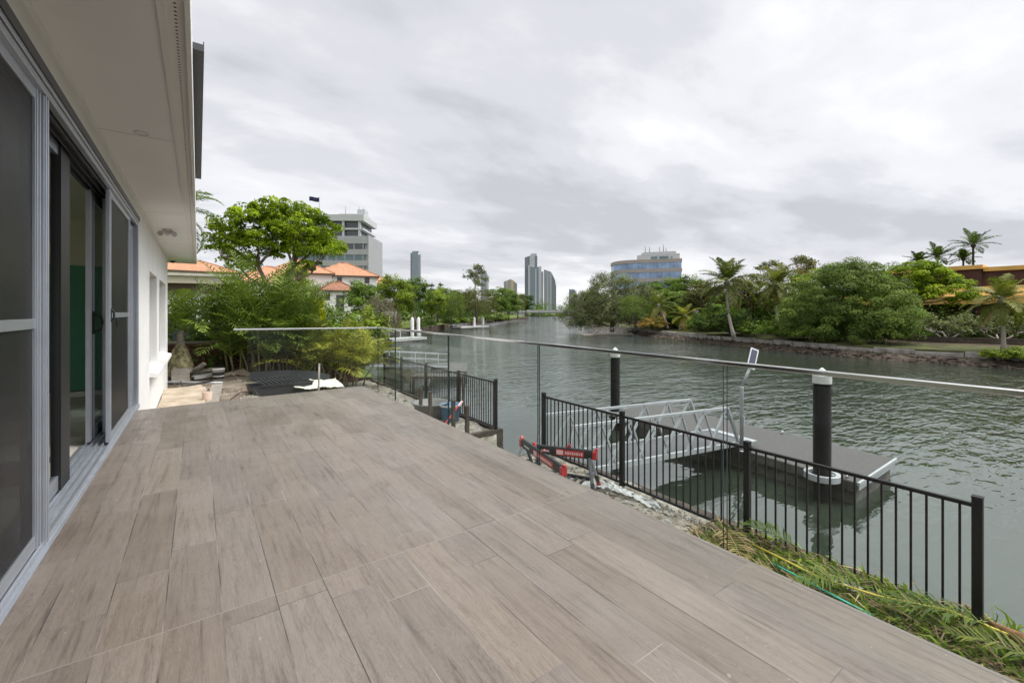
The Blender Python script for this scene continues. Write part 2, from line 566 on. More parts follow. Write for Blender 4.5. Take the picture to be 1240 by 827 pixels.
M['stone'] = mat('seawall_stone', (0.36, 0.345, 0.32), 0.9, col2=(0.2, 0.185, 0.165), vscale=1.7, bump=0.6, bscale=9, vdetail=8)
M['red'] = mat('red_plastic', (0.42, 0.025, 0.028), 0.45, var=0.12, vscale=12)
M['pink_white'] = mat('pale_print', (0.72, 0.5, 0.5), 0.5)
M['white_plastic'] = mat('white_plastic', (0.64, 0.63, 0.61), 0.5, var=0.08, vscale=4)
M['solar'] = mat('solar_cells', (0.02, 0.022, 0.05), 0.15, 0, 0.8)
M['pile_black'] = mat('black_pile_sleeve', (0.007, 0.007, 0.008), 0.34, 0.0, 0.28, col2=(0.024, 0.023, 0.021), vscale=2.2, stretch=(1, 1, 0.35), vdetail=9)
M['pontoon_top'] = mat('pontoon_grit', (0.115, 0.11, 0.107), 0.85, var=0.35, vscale=55, bump=0.5, bscale=90)
M['pontoon_side'] = mat('pontoon_side', (0.10, 0.095, 0.085), 0.7, var=0.4, vscale=4)
M['mesh_grey'] = mat('gangway_mesh', (0.10, 0.10, 0.105), 0.6, var=0.15, vscale=60)
M['board'] = mat('sandy_board', (0.52, 0.44, 0.335), 0.85, col2=(0.33, 0.27, 0.20), vscale=3, vdetail=9)
M['paver'] = mat('grey_paver', (0.27, 0.245, 0.21), 0.9, var=0.2, vscale=6, bump=0.4)
M['canvas'] = mat('cream_sheet', (0.62, 0.59, 0.50), 0.8, var=0.12, vscale=4)
M['dark_plastic'] = mat('dark_grey_plastic', (0.022, 0.023, 0.026), 0.5)
M['blue'] = mat('blue_plastic', (0.08, 0.21, 0.38), 0.45)
M['grey_plastic'] = mat('grey_plastic', (0.17, 0.165, 0.155), 0.6, var=0.15, vscale=6)
M['orange'] = mat('orange_band', (0.64, 0.37, 0.10), 0.75, var=0.1, vscale=0.7)
M['brown_brick'] = None
M['film'] = None

M['leaf_mid'] = leaf_mat('foliage_mid', (0.034, 0.065, 0.01), (0.20, 0.30, 0.04))
M['leaf_light'] = leaf_mat('foliage_light', (0.055, 0.09, 0.008), (0.33, 0.42, 0.045))
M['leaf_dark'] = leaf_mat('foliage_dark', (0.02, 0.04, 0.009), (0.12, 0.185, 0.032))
M['leaf_olive'] = leaf_mat('foliage_olive', (0.05, 0.058, 0.018), (0.21, 0.215, 0.075))
M['leaf_grey'] = leaf_mat('foliage_grey', (0.06, 0.075, 0.03), (0.25, 0.27, 0.12))
M['leaf_feather'] = leaf_mat('foliage_feather', (0.05, 0.085, 0.018), (0.25, 0.335, 0.07))
M['leaf_lime'] = leaf_mat('foliage_lime', (0.07, 0.12, 0.006), (0.42, 0.52, 0.035), 0.4)
M['leaf_yellow'] = leaf_mat('foliage_yellow', (0.30, 0.33, 0.02), (0.66, 0.66, 0.05))
M['leaf_varieg'] = leaf_mat('foliage_variegated', (0.138, 0.184, 0.057), (0.414, 0.437, 0.172))
M['leaf_twig'] = leaf_mat('foliage_twiggy', (0.110, 0.094, 0.066), (0.264, 0.231, 0.165), 0.1)
M['leaf_warm'] = leaf_mat('foliage_warm', (0.115, 0.161, 0.023), (0.483, 0.253, 0.069))
M['palm'] = leaf_mat('palm_green', (0.03, 0.054, 0.01), (0.23, 0.31, 0.05), rough=0.5, spec=0.2)
M['palm_yel'] = leaf_mat('palm_yellow_green', (0.06, 0.08, 0.012), (0.44, 0.42, 0.06), rough=0.5, spec=0.2)
M['palm_coco'] = leaf_mat('coconut_green', (0.04, 0.06, 0.014), (0.28, 0.29, 0.07), rough=0.5, spec=0.2)
M['dry'] = leaf_mat('dry_frond', (0.200, 0.130, 0.060), (0.420, 0.320, 0.170), 0.1)
M['cane'] = mat('palm_cane', (0.22, 0.20, 0.09), 0.6, var=0.3, vscale=9)
M['cane_pale'] = mat('palm_trunk_grey', (0.27, 0.245, 0.21), 0.85, var=0.3, vscale=12, stretch=(0.3, 0.3, 2.5), bump=0.5, bscale=10)


def brick_mat(name, c1, c2, mortar, scale, axis='XZ', bw=0.5, rh=0.25):
    m = bpy.data.materials.new(name)
    m.use_nodes = True
    t = m.node_tree
    b = t.nodes['Principled BSDF']
    tcn = N(t, 'ShaderNodeTexCoord')
    s = N(t, 'ShaderNodeSeparateXYZ')
    t.links.new(tcn.outputs['Object'], s.inputs[0])
    cbn = N(t, 'ShaderNodeCombineXYZ')
    t.links.new(math_node(t, 'ADD', s.outputs[0], s.outputs[1]), cbn.inputs[0])
    t.links.new(s.outputs[2], cbn.inputs[1])
    br = N(t, 'ShaderNodeTexBrick', Scale=scale)
    br.inputs['Color1'].default_value = (*c1, 1)
    br.inputs['Color2'].default_value = (*c2, 1)
    br.inputs['Mortar'].default_value = (*mortar, 1)
    br.inputs['Mortar Size'].default_value = 0.02
    br.inputs['Brick Width'].default_value = bw
    br.inputs['Row Height'].default_value = rh
    t.links.new(cbn.outputs[0], br.inputs['Vector'])
    nz = N(t, 'ShaderNodeTexNoise', Scale=1.2, Detail=7.0)
    t.links.new(tcn.outputs['Object'], nz.inputs['Vector'])
    c = mixc(t, 0.5, br.outputs[0], ramp(t, nz.outputs[0], [(0.35, (0.6, 0.6, 0.6)), (0.65, (1.15, 1.15, 1.15))]), 'MULTIPLY')
    t.links.new(c, b.inputs['Base Color'])
    b.inputs['Roughness'].default_value = 0.9
    b.inputs['Specular IOR Level'].default_value = 0.12
    bp = N(t, 'ShaderNodeBump', Strength=0.5, Distance=0.01)
    t.links.new(br.outputs['Fac'], bp.inputs['Height'])
    bp.invert = True
    t.links.new(bp.outputs[0], b.inputs['Normal'])
    return m


M['brick'] = brick_mat('red_brown_brick', (0.15, 0.062, 0.045), (0.10, 0.042, 0.032), (0.16, 0.13, 0.11), 2.2)
M['brown_brick'] = brick_mat('brown_brick', (0.115, 0.055, 0.043), (0.085, 0.04, 0.033), (0.09, 0.06, 0.05), 1.0)

# sheer insect-screen mesh
ms = bpy.data.materials.new('insect_screen')
ms.use_nodes = True
_t = ms.node_tree
_b = _t.nodes['Principled BSDF']
_b.inputs['Base Color'].default_value = (0.022, 0.022, 0.023, 1)
_b.inputs['Roughness'].default_value = 0.4
_b.inputs['Specular IOR Level'].default_value = 0.25
_tr = N(_t, 'ShaderNodeBsdfTransparent')
_mx = N(_t, 'ShaderNodeMixShader')
_mx.inputs[0].default_value = 0.66
_t.links.new(_tr.outputs[0], _mx.inputs[1])
_t.links.new(_b.outputs[0], _mx.inputs[2])
_t.links.new(_mx.outputs[0], _t.nodes['Material Output'].inputs[0])
M['screen'] = ms
# translucent plastic film
mf = bpy.data.materials.new('plastic_film')
mf.use_nodes = True
_t = mf.node_tree
_b = _t.nodes['Principled BSDF']
_b.inputs['Base Color'].default_value = (0.72, 0.72, 0.70, 1)
_b.inputs['Roughness'].default_value = 0.3
_tr = N(_t, 'ShaderNodeBsdfTransparent')
_mx = N(_t, 'ShaderNodeMixShader')
_mx.inputs[0].default_value = 0.45
_t.links.new(_tr.outputs[0], _mx.inputs[1])
_t.links.new(_b.outputs[0], _mx.inputs[2])
_t.links.new(_mx.outputs[0], _t.nodes['Material Output'].inputs[0])
M['film'] = mf


# eave vent strip: a row of small round perforations
mv = bpy.data.materials.new('perforated_vent')
mv.use_nodes = True
_t = mv.node_tree
_b = _t.nodes['Principled BSDF']
_tc = N(_t, 'ShaderNodeTexCoord')
_s = N(_t, 'ShaderNodeSeparateXYZ')
_t.links.new(_tc.outputs['Object'], _s.inputs[0])
_dy = math_node(_t, 'MULTIPLY', math_node(_t, 'SUBTRACT', math_node(_t, 'FRACT', math_node(_t, 'DIVIDE', _s.outputs[1], 0.036)), 0.5), 0.036)
_dx = math_node(_t, 'SUBTRACT', _s.outputs[0], 0.578)
_r2 = math_node(_t, 'ADD', math_node(_t, 'MULTIPLY', _dx, _dx), math_node(_t, 'MULTIPLY', _dy, _dy))
_t.links.new(mixc(_t, math_node(_t, 'LESS_THAN', _r2, 0.000045), (0.8, 0.785, 0.755), (0.02, 0.02, 0.02)), _b.inputs['Base Color'])
_b.inputs['Roughness'].default_value = 0.7
M['vent'] = mv


def hash2(x, y):
    v = math.sin(x * 127.1 + y * 311.7) * 43758.5453
    return v - math.floor(v)


def vnoise(x, y):
    xi, yi = math.floor(x), math.floor(y)
    fx, fy = x - xi, y - yi
    fx, fy = fx * fx * (3 - 2 * fx), fy * fy * (3 - 2 * fy)
    a = hash2(xi, yi) * (1 - fx) + hash2(xi + 1, yi) * fx
    c = hash2(xi, yi + 1) * (1 - fx) + hash2(xi + 1, yi + 1) * fx
    return a * (1 - fy) + c * fy


def fbm(x, y, o=4):
    s, a = 0, 0.5
    for i in range(o):
        s += a * vnoise(x, y)
        x, y, a = x * 2.03 + 7.1, y * 2.03 + 3.3, a * 0.5
    return s

# ================================================================== SETTING: land and water
BL = [(5.58, 17.2), (6.6, 22), (9.2, 31), (13, 42), (17.5, 53), (21.5, 61), (26.5, 66), (33, 71), (43, 84), (56, 99.5), (71, 116), (89, 134), (117, 161), (148, 190), (175, 232), (200, 262), (262, 350)]
BR = [(43.6, -60), (43.4, -25), (43.0, -8), (42.9, 3.5), (42.5, 9), (43.3, 14.5), (44.6, 18.5), (46.5, 23), (49.9, 32), (53, 38), (56.5, 44), (61, 51), (70, 64), (97, 97), (150, 153), (228, 230), (330, 280)]


def flat_land(name, poly, z, mats, side_z=-5):
    mb = MB()
    n = len(poly)
    vs = [(x, y, z) for x, y in poly]
    mb.add(vs, [tuple(range(n))], 0)
    vs2 = vs + [(x, y, side_z) for x, y in poly]
    mb.add(vs2, [(i, n + i, n + (i + 1) % n, (i + 1) % n) for i in range(n)], 1)
    o = mb.build(name, mats)
    bm = bmesh.new(); bm.from_mesh(o.data)
    bmesh.ops.triangulate(bm, faces=[f for f in bm.faces if len(f.verts) > 4])
    bmesh.ops.recalc_face_normals(bm, faces=bm.faces)
    bm.to_mesh(o.data); bm.free()
    tag(o, kind='structure')
    return o


def offset_line(pl, dist):
    out = []
    for i, p in enumerate(pl):
        a = pl[max(i - 1, 0)]; b_ = pl[min(i + 1, len(pl) - 1)]
        dx, dy = b_[0] - a[0], b_[1] - a[1]
        l = math.hypot(dx, dy)
        out.append((p[0] + dy / l * dist, p[1] - dx / l * dist))
    return out


def densify(pl, step):
    out = []
    for a, b_ in zip(pl[:-1], pl[1:]):
        n = max(1, int(math.hypot(b_[0] - a[0], b_[1] - a[1]) / step))
        out += [(a[0] + (b_[0] - a[0]) * i / n, a[1] + (b_[1] - a[1]) * i / n) for i in range(n)]
    return out + [pl[-1]]


# water: one sheet to the horizon
wb = MB()
wb.add([(-9000, -9000, -2.4), (9000, -9000, -2.4), (9000, 9000, -2.4), (-9000, 9000, -2.4)], [(0, 1, 2, 3)])
tag(wb.build('water', M['water']), kind='structure')

flat_land('grass_bank', BL + [(330, 281), (5000, 4300), (-6000, 6000), (-6000, -600), (-5.95, -600), (-5.95, 17.2)], -1.3, [M['grass'], M['rock']])

# far bank: rocky shore, lawn strip, then flat land inland
BRd = densify(BR[:14], 1.3)
prof = [(-1.0, -3.0), (0.0, -2.45), (0.5, -2.25), (0.95, -2.06), (1.4, -1.94)]
fb = MB()
grid = []
for off, z in prof:
    ln = offset_line(BRd, off)
    grid.append([(x + (fbm(x * 1.1, y * 1.1) - 0.5) * 0.5, y, z + (fbm(x * 2.3 + 9, y * 2.3) - 0.5) * 0.42) for x, y in ln])
n = len(BRd)
vs = [p for row in grid for p in row]
fb.add(vs, [(i * n + k, (i + 1) * n + k, (i + 1) * n + k + 1, i * n + k + 1) for i in range(len(prof) - 1) for k in range(n - 1)], 0, True)
tag(fb.build('rocky_shore', M['rock']), kind='structure')
fb = MB()
prof2 = [(1.55, -2.1), (1.56, -1.53), (3.2, -1.47), (5.5, -1.33), (9.0, -1.17)]
grid = []
for k, (off, z) in enumerate(prof2):
    grid.append([(x, y, z + ((fbm(x, y) - 0.5) * 0.14 if k > 1 else 0)) for x, y in offset_line(BRd, off)])
vs = [p for row in grid for p in row]
for i in range(len(prof2) - 1):
    base = len(fb.v)
    fb.add([p for row in grid[i:i + 2] for p in row], [(k, n + k, n + k + 1, k + 1) for k in range(n - 1)], 1 if i == 3 else 0, i > 0)
tag(fb.build('lawn', [M['bank_grass'], M['mulch']]), kind='structure')
flat_land('far_land', offset_line(BR, 8.6) + [(5000, 4100), (5000, -3000), (52, -3000)], -1.2, [M['mulch'], M['rock']])

# our yard: bare soil that drops from the house to the river fence
yb = MB()
xs = np.arange(-6.0, 5.501, 0.11)
ys = np.arange(-12.0, 17.3, 0.14)


def yard_z(x, y):
    s = min(1, max(0, (x - 0.9) / 2.4)); s = s * s * (3 - 2 * s)
    t = min(1, max(0, (y - 15.0) / 2.0))
    z = -0.76 * (1 - s) + -1.42 * s
    z += (fbm(x * 1.4, y * 1.4) - 0.5) * 0.14 + (fbm(x * 5.3 + 3, y * 5.3) - 0.5) * 0.07
    z += 0.22 * t * (1 - s)
    if 6.55 < y < 8.16 and x > 4.66:
        z = -3.2
    return z


nx, ny = len(xs), len(ys)
yb.v = [(float(x), float(y), yard_z(float(x), float(y))) for y in ys for x in xs]
for j in range(ny - 1):
    for i in range(nx - 1):
        yb.f.append([j * nx + i, j * nx + i + 1, (j + 1) * nx + i + 1, (j + 1) * nx + i])
        yb.m.append(1 if xs[i] + (fbm(xs[i] * 1.7, ys[j] * 1.7) - 0.5) * 1.6 + (hash2(i, j) - 0.5) * 0.35 > 2.6 else 0); yb.s.append(True)
tag(yb.build('yard_ground', [M['soil'], M['sand']]), kind='structure')

# the tiled deck
db = MB()
db.prism([(-0.655, -5), (2.24, -5), (2.27, 7.5), (-0.655, 7.31)], -0.02, 0.0, 0)
db.prism([(-0.655, -5), (2.225, -5), (2.255, 7.48), (-0.655, 7.295)], -0.34, -0.022, 1)
tag(db.build('deck', [M['deck'], M['concrete']]), kind='structure')

# retaining walls along the water
w = MB(); w.box(5.38, -12, -3.2, 5.50, 6.42, -1.40); w.box(4.66, 6.42, -3.2, 5.50, 6.55, -1.44)
tag(w.build('retaining_wall', M['timber']), 'dark timber retaining wall under the fence beside the gangway', 'retaining wall')
w = MB(); w.box(5.50, 8.28, -3.2, 5.62, 17.2, -1.40)
for k in range(4):
    w.box(4.66, 8.15 + 0.004 * (k % 2), -2.7 + 0.33 * k, 5.62, 8.28, -2.7 + 0.33 * k + 0.315)
tag(w.build('retaining_wall', M['timber']), 'dark timber retaining wall of stacked sleepers ending by the open water gap', 'retaining wall')

# ================================================================== HOUSE
hs = thing('white_house', 'white rendered house with deep eave and aluminium sliding doors beside the deck', 'house', (-0.67, 7.75, 0))
X0 = -0.67
w = MB()
w.box(-0.9, -1.2, 2.52, X0, 7.75, 2.75)                       # over the doors
w.box(-0.9, -5.0, -1.0, X0, -1.2, 2.75)
YW = [(7.75, 9.6), (11.25, 11.95), (14.1, 15.0)]
for a, c in YW:
    w.box(-0.9, a, -1.0, X0, c, 2.75)
for a, c in ((9.6, 11.25), (11.95, 14.1)):
    w.box(-0.9, a, -1.0, X0, c, 0.22)
    w.box(-0.9, a, 1.95, X0, c, 2.75)
w.box(-7.0, 14.8, -1.0, -0.9, 15.0, 2.75)
w.box(-7.2, -5.0, -1.0, -7.0, 1.0, 2.75); w.box(-7.2, 7.6, -1.0, -7.0, 15.0, 2.75); w.box(-7.2, 1.0, 2.3, -7.0, 7.6, 2.75); w.box(-7.2, 1.0, -1.0, -7.0, 7.6, 0.0)  # rear wall, with an unseen wide opening added to let daylight in
w.box(-7.0, -5.0, -1.0, -0.9, -4.8, 2.75)
w.box(-7.2, -5.0, 2.80, -0.12, 16.2, 3.25)                    # storey above, set behind the fascia
w.build('wall', M['render_white'], hs)
s = MB()
s.box(-0.67, -5, 2.75, -0.165, 16.25, 2.785)
s.box(-0.67, 15.0, 2.75, -7.2, 16.25, 2.785)
s.box(-0.72, -5, 2.715, -0.655, 15.02, 2.75)                   # cornice bead
so = s.build('soffit', M['soffit'], hs)
for yy in (4.86, 8.46, 12.06):
    s = MB(); s.box(-0.655, yy, 2.7485, -0.17, yy + 0.0018, 2.75)
    s.build('sheet_joint', M['grey_plastic'], so)
s = MB()
s.box(-0.165, -5, 2.728, -0.135, 16.25, 2.76); s.box(-0.135, -5, 2.738, -0.055, 16.25, 2.765)
vt = s.build('eave_vent', M['vent'], hs)
s = MB(); s.box(-0.055, -5, 2.70, -0.03, 16.27, 3.02); s.box(-7.2, 16.25, 2.70, -0.055, 16.27, 3.02)
s.build('fascia', M['fascia'], hs, bevel=0.003)
s = MB(); s.box(-0.03, 3.56, 2.985, 0.033, 7.0, 3.03); s.box(0.027, 3.56, 3.03, 0.033, 7.0, 3.05)
s.build('gutter', M['gutter'], hs)

# rooms behind the doors
s = MB(); s.box(-6.9, -1.2, -0.06, -0.87, 9.0, -0.002)
s.build('room_floor', M['int_floor'], hs)
s = MB()
s.box(-6.9, 9.0, 1.94, -0.905, 9.12, 2.68); s.box(-6.95, -1.2, 0, -6.9, 1.0, 2.68); s.box(-6.95, 7.6, 0, -6.9, 9.12, 2.68); s.box(-6.95, 1.0, 2.3, -6.9, 7.6, 2.68); s.box(-6.9, -1.3, 0, -0.905, -1.2, 2.68)  # lining leaves the same added rear gap that brightens the room
s.box(-6.9, -1.2, 2.62, -0.905, 9.0, 2.68)
s.build('room_wall', M['plaster'], hs)
s = MB(); s.box(-6.9, 8.995, 0.09, -0.905, 9.1, 1.94)
s.build('wet_area_board', M['greenboard'], hs)
s = MB(); s.box(-6.9, 8.985, 0.0, -0.905, 9.1, 0.075)
s.build('skirting', M['white_wall'], hs)

# door frame: head, sill and jambs with stepped tracks
df = MB()
df.box(-0.89, -1.2, 2.44, -0.665, 7.75, 2.52)
df.box(-0.685, -1.2, 2.40, -0.652, 7.75, 2.438)
df.box(-0.665, -1.2, 2.445, -0.645, 7.75, 2.47)
df.box(-0.89, -1.2, -0.02, -0.655, 7.75, 0.012)
for x in (-0.668, -0.715, -0.76, -0.80, -0.845):
    df.box(x - 0.007, -1.2, 0.012, x + 0.007, 7.75, 0.034)
df.box(-0.668, -1.2, -0.03, -0.640, 7.75, 0.006)
df.box(-0.89, 7.62, 0.0, -0.655, 7.75, 2.44); df.box(-0.665, 7.60, 0.0, -0.645, 7.66, 2.44)
df.box(-0.75, 3.325, 0.012, -0.662, 3.40, 2.40); df.box(-0.662, 3.335, 0.012, -0.656, 3.35, 2.40); df.box(-0.662, 3.375, 0.012, -0.656, 3.39, 2.40)
dfo = df.build('door_frame', M['alu'], hs, bevel=0.002)
t = MB()
for k, x in enumerate((-0.70, -0.745, -0.79, -0.835)):
    t.box(x - 0.004, -1.2, 2.385, x + 0.004, 7.6, 2.44)
t.box(-0.88, -1.2, 2.425, -0.69, 7.6, 2.4395)
t.box(-0.656, -1.2, 2.474, -0.640, 7.75, 2.53)
t.build('head_track', M['alu_dark'], dfo)


def screen_door(name, y0, y1, x, midz, label, st=0.06):
    f = MB()
    for a, c in ((y0, y0 + st), (y1 - st, y1)):
        f.box(x - 0.014, a, 0.035, x + 0.014, c, 2.41)
        f.box(x + 0.014, a + 0.006, 0.035, x + 0.020, a + 0.018, 2.41)
        f.box(x + 0.014, c - 0.018, 0.035, x + 0.020, c - 0.006, 2.41)
    for a, c in ((0.035, 0.10), (midz - 0.025, midz + 0.025), (2.345, 2.41)):
        f.box(x - 0.012, y0 + st, a, x + 0.012, y1 - st, c)
    fo = f.build(name, M['alu'], hs, bevel=0.0015)
    tag(fo, label)
    g = MB(); g.box(x - 0.002, y0 + st, 0.10, x + 0.002, y1 - st, midz - 0.025); g.box(x - 0.002, y0 + st, midz + 0.025, x + 0.002, y1 - st, 2.345)
    g.build('insect_mesh', M['screen'], fo)
    return fo


def handle(x, y, z, parent, out=0.03, h=0.17, wd=0.032):
    g = MB()
    g.box(x, y - wd / 2, z - h / 2, x + 0.008, y + wd / 2, z + h / 2)
    pts = [(x + 0.006, y, z - h * 0.42), (x + out, y, z - h * 0.30), (x + out * 1.15, y, z), (x + out, y, z + h * 0.30), (x + 0.006, y, z + h * 0.42)]
    g.tube(pts, 0.009, 8)
    return g.build('handle', M['black'], parent, bevel=0.002)


def glass_door(name, y0, y1, x, label, st0=0.085, st1=0.085):
    f = MB()
    for a, c in ((y0, y0 + st0), (y1 - st1, y1)):
        f.box(x - 0.018, a, 0.035, x + 0.018, c, 2.40)
        f.box(x + 0.018, a + 0.012, 0.035, x + 0.024, a + 0.022, 2.40)
        f.box(x + 0.018, c - 0.022, 0.035, x + 0.024, c - 0.012, 2.40)
    f.box(x - 0.016, y0 + st0, 0.035, x + 0.016, y1 - st1, 0.135); f.box(x - 0.016, y0 + st0, 2.32, x + 0.016, y1 - st1, 2.40)
    fo = f.build(name, M['alu'], hs, bevel=0.0015)
    tag(fo, label)
    g = MB(); g.box(x - 0.004, y0 + st0, 0.135, x + 0.004, y1 - st1, 2.32)
    g.build('glass', M['door_glass'], fo)
    return fo


sd = screen_door('screen_door', 1.9, 3.315, -0.69, 1.19, 'closed screen door nearest the deck front', 0.075)
gd = glass_door('glass_door', 2.2, 4.50, -0.79, 'glass door panel behind the closed screen', 0.085, 0.10)
s = MB(); s.box(-0.812, 4.22, 0.035, -0.760, 4.468, 2.40)
s.build('interlock', M['black'], gd)
gd2 = glass_door('glass_door', 5.62, 7.58, -0.835, 'slid open glass door panel with black handle', 0.16)
handle(-0.815, 5.70, 1.15, gd2, 0.06, 0.22, 0.08)
gd3 = glass_door('glass_door', 5.98, 7.60, -0.765, 'slid open glass door panel next to the screen', 0.13)
handle(-0.745, 6.05, 1.14, gd3, 0.06, 0.2, 0.08)
sd2 = screen_door('screen_door', 5.50, 6.98, -0.685, 1.22, 'slid open screen door beside the wall')
handle(-0.67, 5.545, 1.22, sd2, 0.022, 0.13, 0.03)
gd4 = glass_door('glass_door', 6.96, 7.60, -0.725, 'narrow glass sidelight next to the wall', 0.05)
sm = MB(); sm.box(-1.42, 4.62, 0.0, -1.0, 5.35, 0.012)
tag(sm.build('door_mat', M['rubber'], None, bevel=0.003), 'dark rubber mat on the concrete floor inside the open doorway', 'mat')

# two recessed windows in the rendered wall
for a, c in ((9.6, 11.25), (11.95, 14.1)):
    f = MB()
    for p0, p1 in ((a, a + 0.05), (c - 0.05, c), ((a + c) / 2 - 0.025, (a + c) / 2 + 0.025)):
        f.box(-0.83, p0, 0.22, -0.78, p1, 1.95)
    for ya, yc in ((a + 0.05, (a + c) / 2 - 0.025), ((a + c) / 2 + 0.025, c - 0.05)):
        f.box(-0.825, ya, 0.22, -0.785, yc, 0.27); f.box(-0.825, ya, 1.90, -0.785, yc, 1.95)
    fo = f.build('window', M['alu'], hs)
    g = MB(); g.box(-0.808, a + 0.05, 0.27, -0.802, c - 0.05, 1.90)
    g.build('pane', M['win_glass'], fo)
    g = MB()
    g.add([(-0.78, a - 0.03, 0.262), (-0.55, a - 0.03, 0.20), (-0.55, c + 0.03, 0.20), (-0.78, c + 0.03, 0.262), (-0.78, a - 0.03, 0.16), (-0.55, a - 0.03, 0.13), (-0.55, c + 0.03, 0.13), (-0.78, c + 0.03, 0.16)],
          [(0, 1, 2, 3), (7, 6, 5, 4), (0, 4, 5, 1), (1, 5, 6, 2), (2, 6, 7, 3), (3, 7, 4, 0)])
    g.build('sill', M['white_wall'], fo, bevel=0.004)

# fixtures under the eave
lt = thing('downlight', 'small round white downlight recessed in the eave over the doors', 'light', (-0.385, 4.78, 2.75))
g = MB(); g.lathe((-0.385, 4.78, 2.742), [(0.033, 0.004), (0.040, 0), (0.052, 0.002), (0.054, 0.01)], 28); g.build('trim_ring', M['white_plastic'], lt)
g = MB(); g.lathe((-0.385, 4.78, 2.748), [(0.0005, 0), (0.033, 0.0)], 24); g.build('lens', M['soffit'], lt)
fl = thing('floodlight', 'twin head white sensor floodlight mounted under the eave', 'light', (-0.45, 10.1, 2.75))
g = MB(); g.lathe((-0.45, 10.1, 2.75), [(0.001, -0.035), (0.065, -0.035), (0.075, -0.01), (0.075, 0)], 24); g.build('base', M['white_plastic'], fl)
for sgn in (-1, 1):
    g = MB()
    c0 = Vector((-0.45 + 0.045 * sgn, 10.1 - 0.03, 2.70)); ax = Vector((0.55 * sgn, -0.75, -0.42)).normalized()
    g.tube([Vector((-0.45 + 0.03 * sgn, 10.1, 2.72)), c0], 0.016, 8)
    g.tube([c0 - ax * 0.02, c0 + ax * 0.02, c0 + ax * 0.09, c0 + ax * 0.11], [0.022, 0.034, 0.046, 0.048], 18)
    lh = g.build('lamp_head', M['white_plastic'], fl)
    g = MB(); g.tube([c0 + ax * 0.1105, c0 + ax * 0.115], [0.042, 0.038], 18); g.build('lens', M['white_alu'], lh)
g = MB(); g.lathe((-0.45, 10.08, 2.655), [(0.001, -0.03), (0.022, -0.024), (0.03, 0), (0.02, 0.06)], 16); g.build('motion_sensor', M['white_plastic'], fl)
sc_ = thing('security_camera', 'small dark security camera fixed beneath the corner of the eave', 'camera', (-0.6, 15.9, 2.75))
g = MB(); g.lathe((-0.6, 15.9, 2.75), [(0.001, -0.09), (0.05, -0.075), (0.07, -0.03), (0.07, 0.0)], 18); g.build('dome', M['black'], sc_)
g = MB(); g.lathe((-0.6, 15.9, 2.72), [(0.074, 0), (0.082, 0.004), (0.082, 0.03)], 18); g.build('base', M['white_plastic'], sc_)

# ================================================================== GLASS BALUSTRADE
GX, GY = 2.5, 7.4


def gz(y):
    return 0.932 + 0.0055 * y
gb = thing('glass_balustrade', 'frameless glass balustrade with thin steel rail along the water edge of the deck', 'balustrade', (GX, 2, 0))
js = [GY + 0.006, 6.59, 4.81, 3.06, 1.34, -0.40, -2.1]
for a, c in zip(js[:-1], js[1:]):
    g = MB(); x0, x1 = GX - 0.006, GX + 0.006; y1, y0 = a - 0.011, c + 0.011
    v8 = [(x0, y0, -0.3), (x1, y0, -0.3), (x1, y1, -0.3), (x0, y1, -0.3), (x0, y0, gz(y0)), (x1, y0, gz(y0)), (x1, y1, gz(y1)), (x0, y1, gz(y1))]
    g.add(v8, [(3, 0, 4, 7), (1, 2, 6, 5)], 0); g.add(v8, [(0, 3, 2, 1), (4, 5, 6, 7), (0, 1, 5, 4), (2, 3, 7, 6)], 1)
    g.build('glass_pane', [M['glass'], M['glass_edge']], gb)
g = MB(); g.bar((GX, -2.1, gz(-2.1) + 0.0135), (GX, GY + 0.017, gz(GY) + 0.0135), 0.034, 0.025); g.build('top_rail', M['steel'], gb, bevel=0.004)
g = MB(); g.box(2.285, -2.1, -0.32, GX + 0.03, GY, -0.302); g.box(GX + 0.012, -2.1, -0.302, GX + 0.03, GY, -0.18); g.box(GX - 0.03, -2.1, -0.302, GX - 0.012, GY - 0.03, -0.18)
g.build('base_channel', M['alu'], gb)
gb2 = thing('glass_balustrade', 'short frameless glass balustrade with steel rail across the far end of the deck', 'balustrade', (1.5, GY, 0))
for a, c in ((0.58, 2.245), (2.262, GX - 0.012)):
    g = MB(); y0, y1 = GY - 0.006, GY + 0.006
    zb = -0.3
    v8 = [(a, y0, zb), (a, y1, zb), (c, y1, zb), (c, y0, zb), (a, y0, 0.985), (a, y1, 0.985), (c, y1, 0.966), (c, y0, 0.966)]
    g.add(v8, [(0, 3, 7, 4), (1, 5, 6, 2)], 0); g.add(v8, [(0, 1, 2, 3), (4, 7, 6, 5), (0, 4, 5, 1), (3, 2, 6, 7)], 1)
    g.build('glass_pane', [M['glass'], M['glass_edge']], gb2)
g = MB(); g.bar((0.41, GY, 1.0), (GX - 0.018, GY, 0.981), 0.034, 0.024); g.build('top_rail', M['steel'], gb2, bevel=0.004)
g = MB(); g.box(0.58, GY + 0.012, -0.32, GX - 0.04, GY + 0.03, -0.18); g.build('base_channel', M['alu'], gb2)


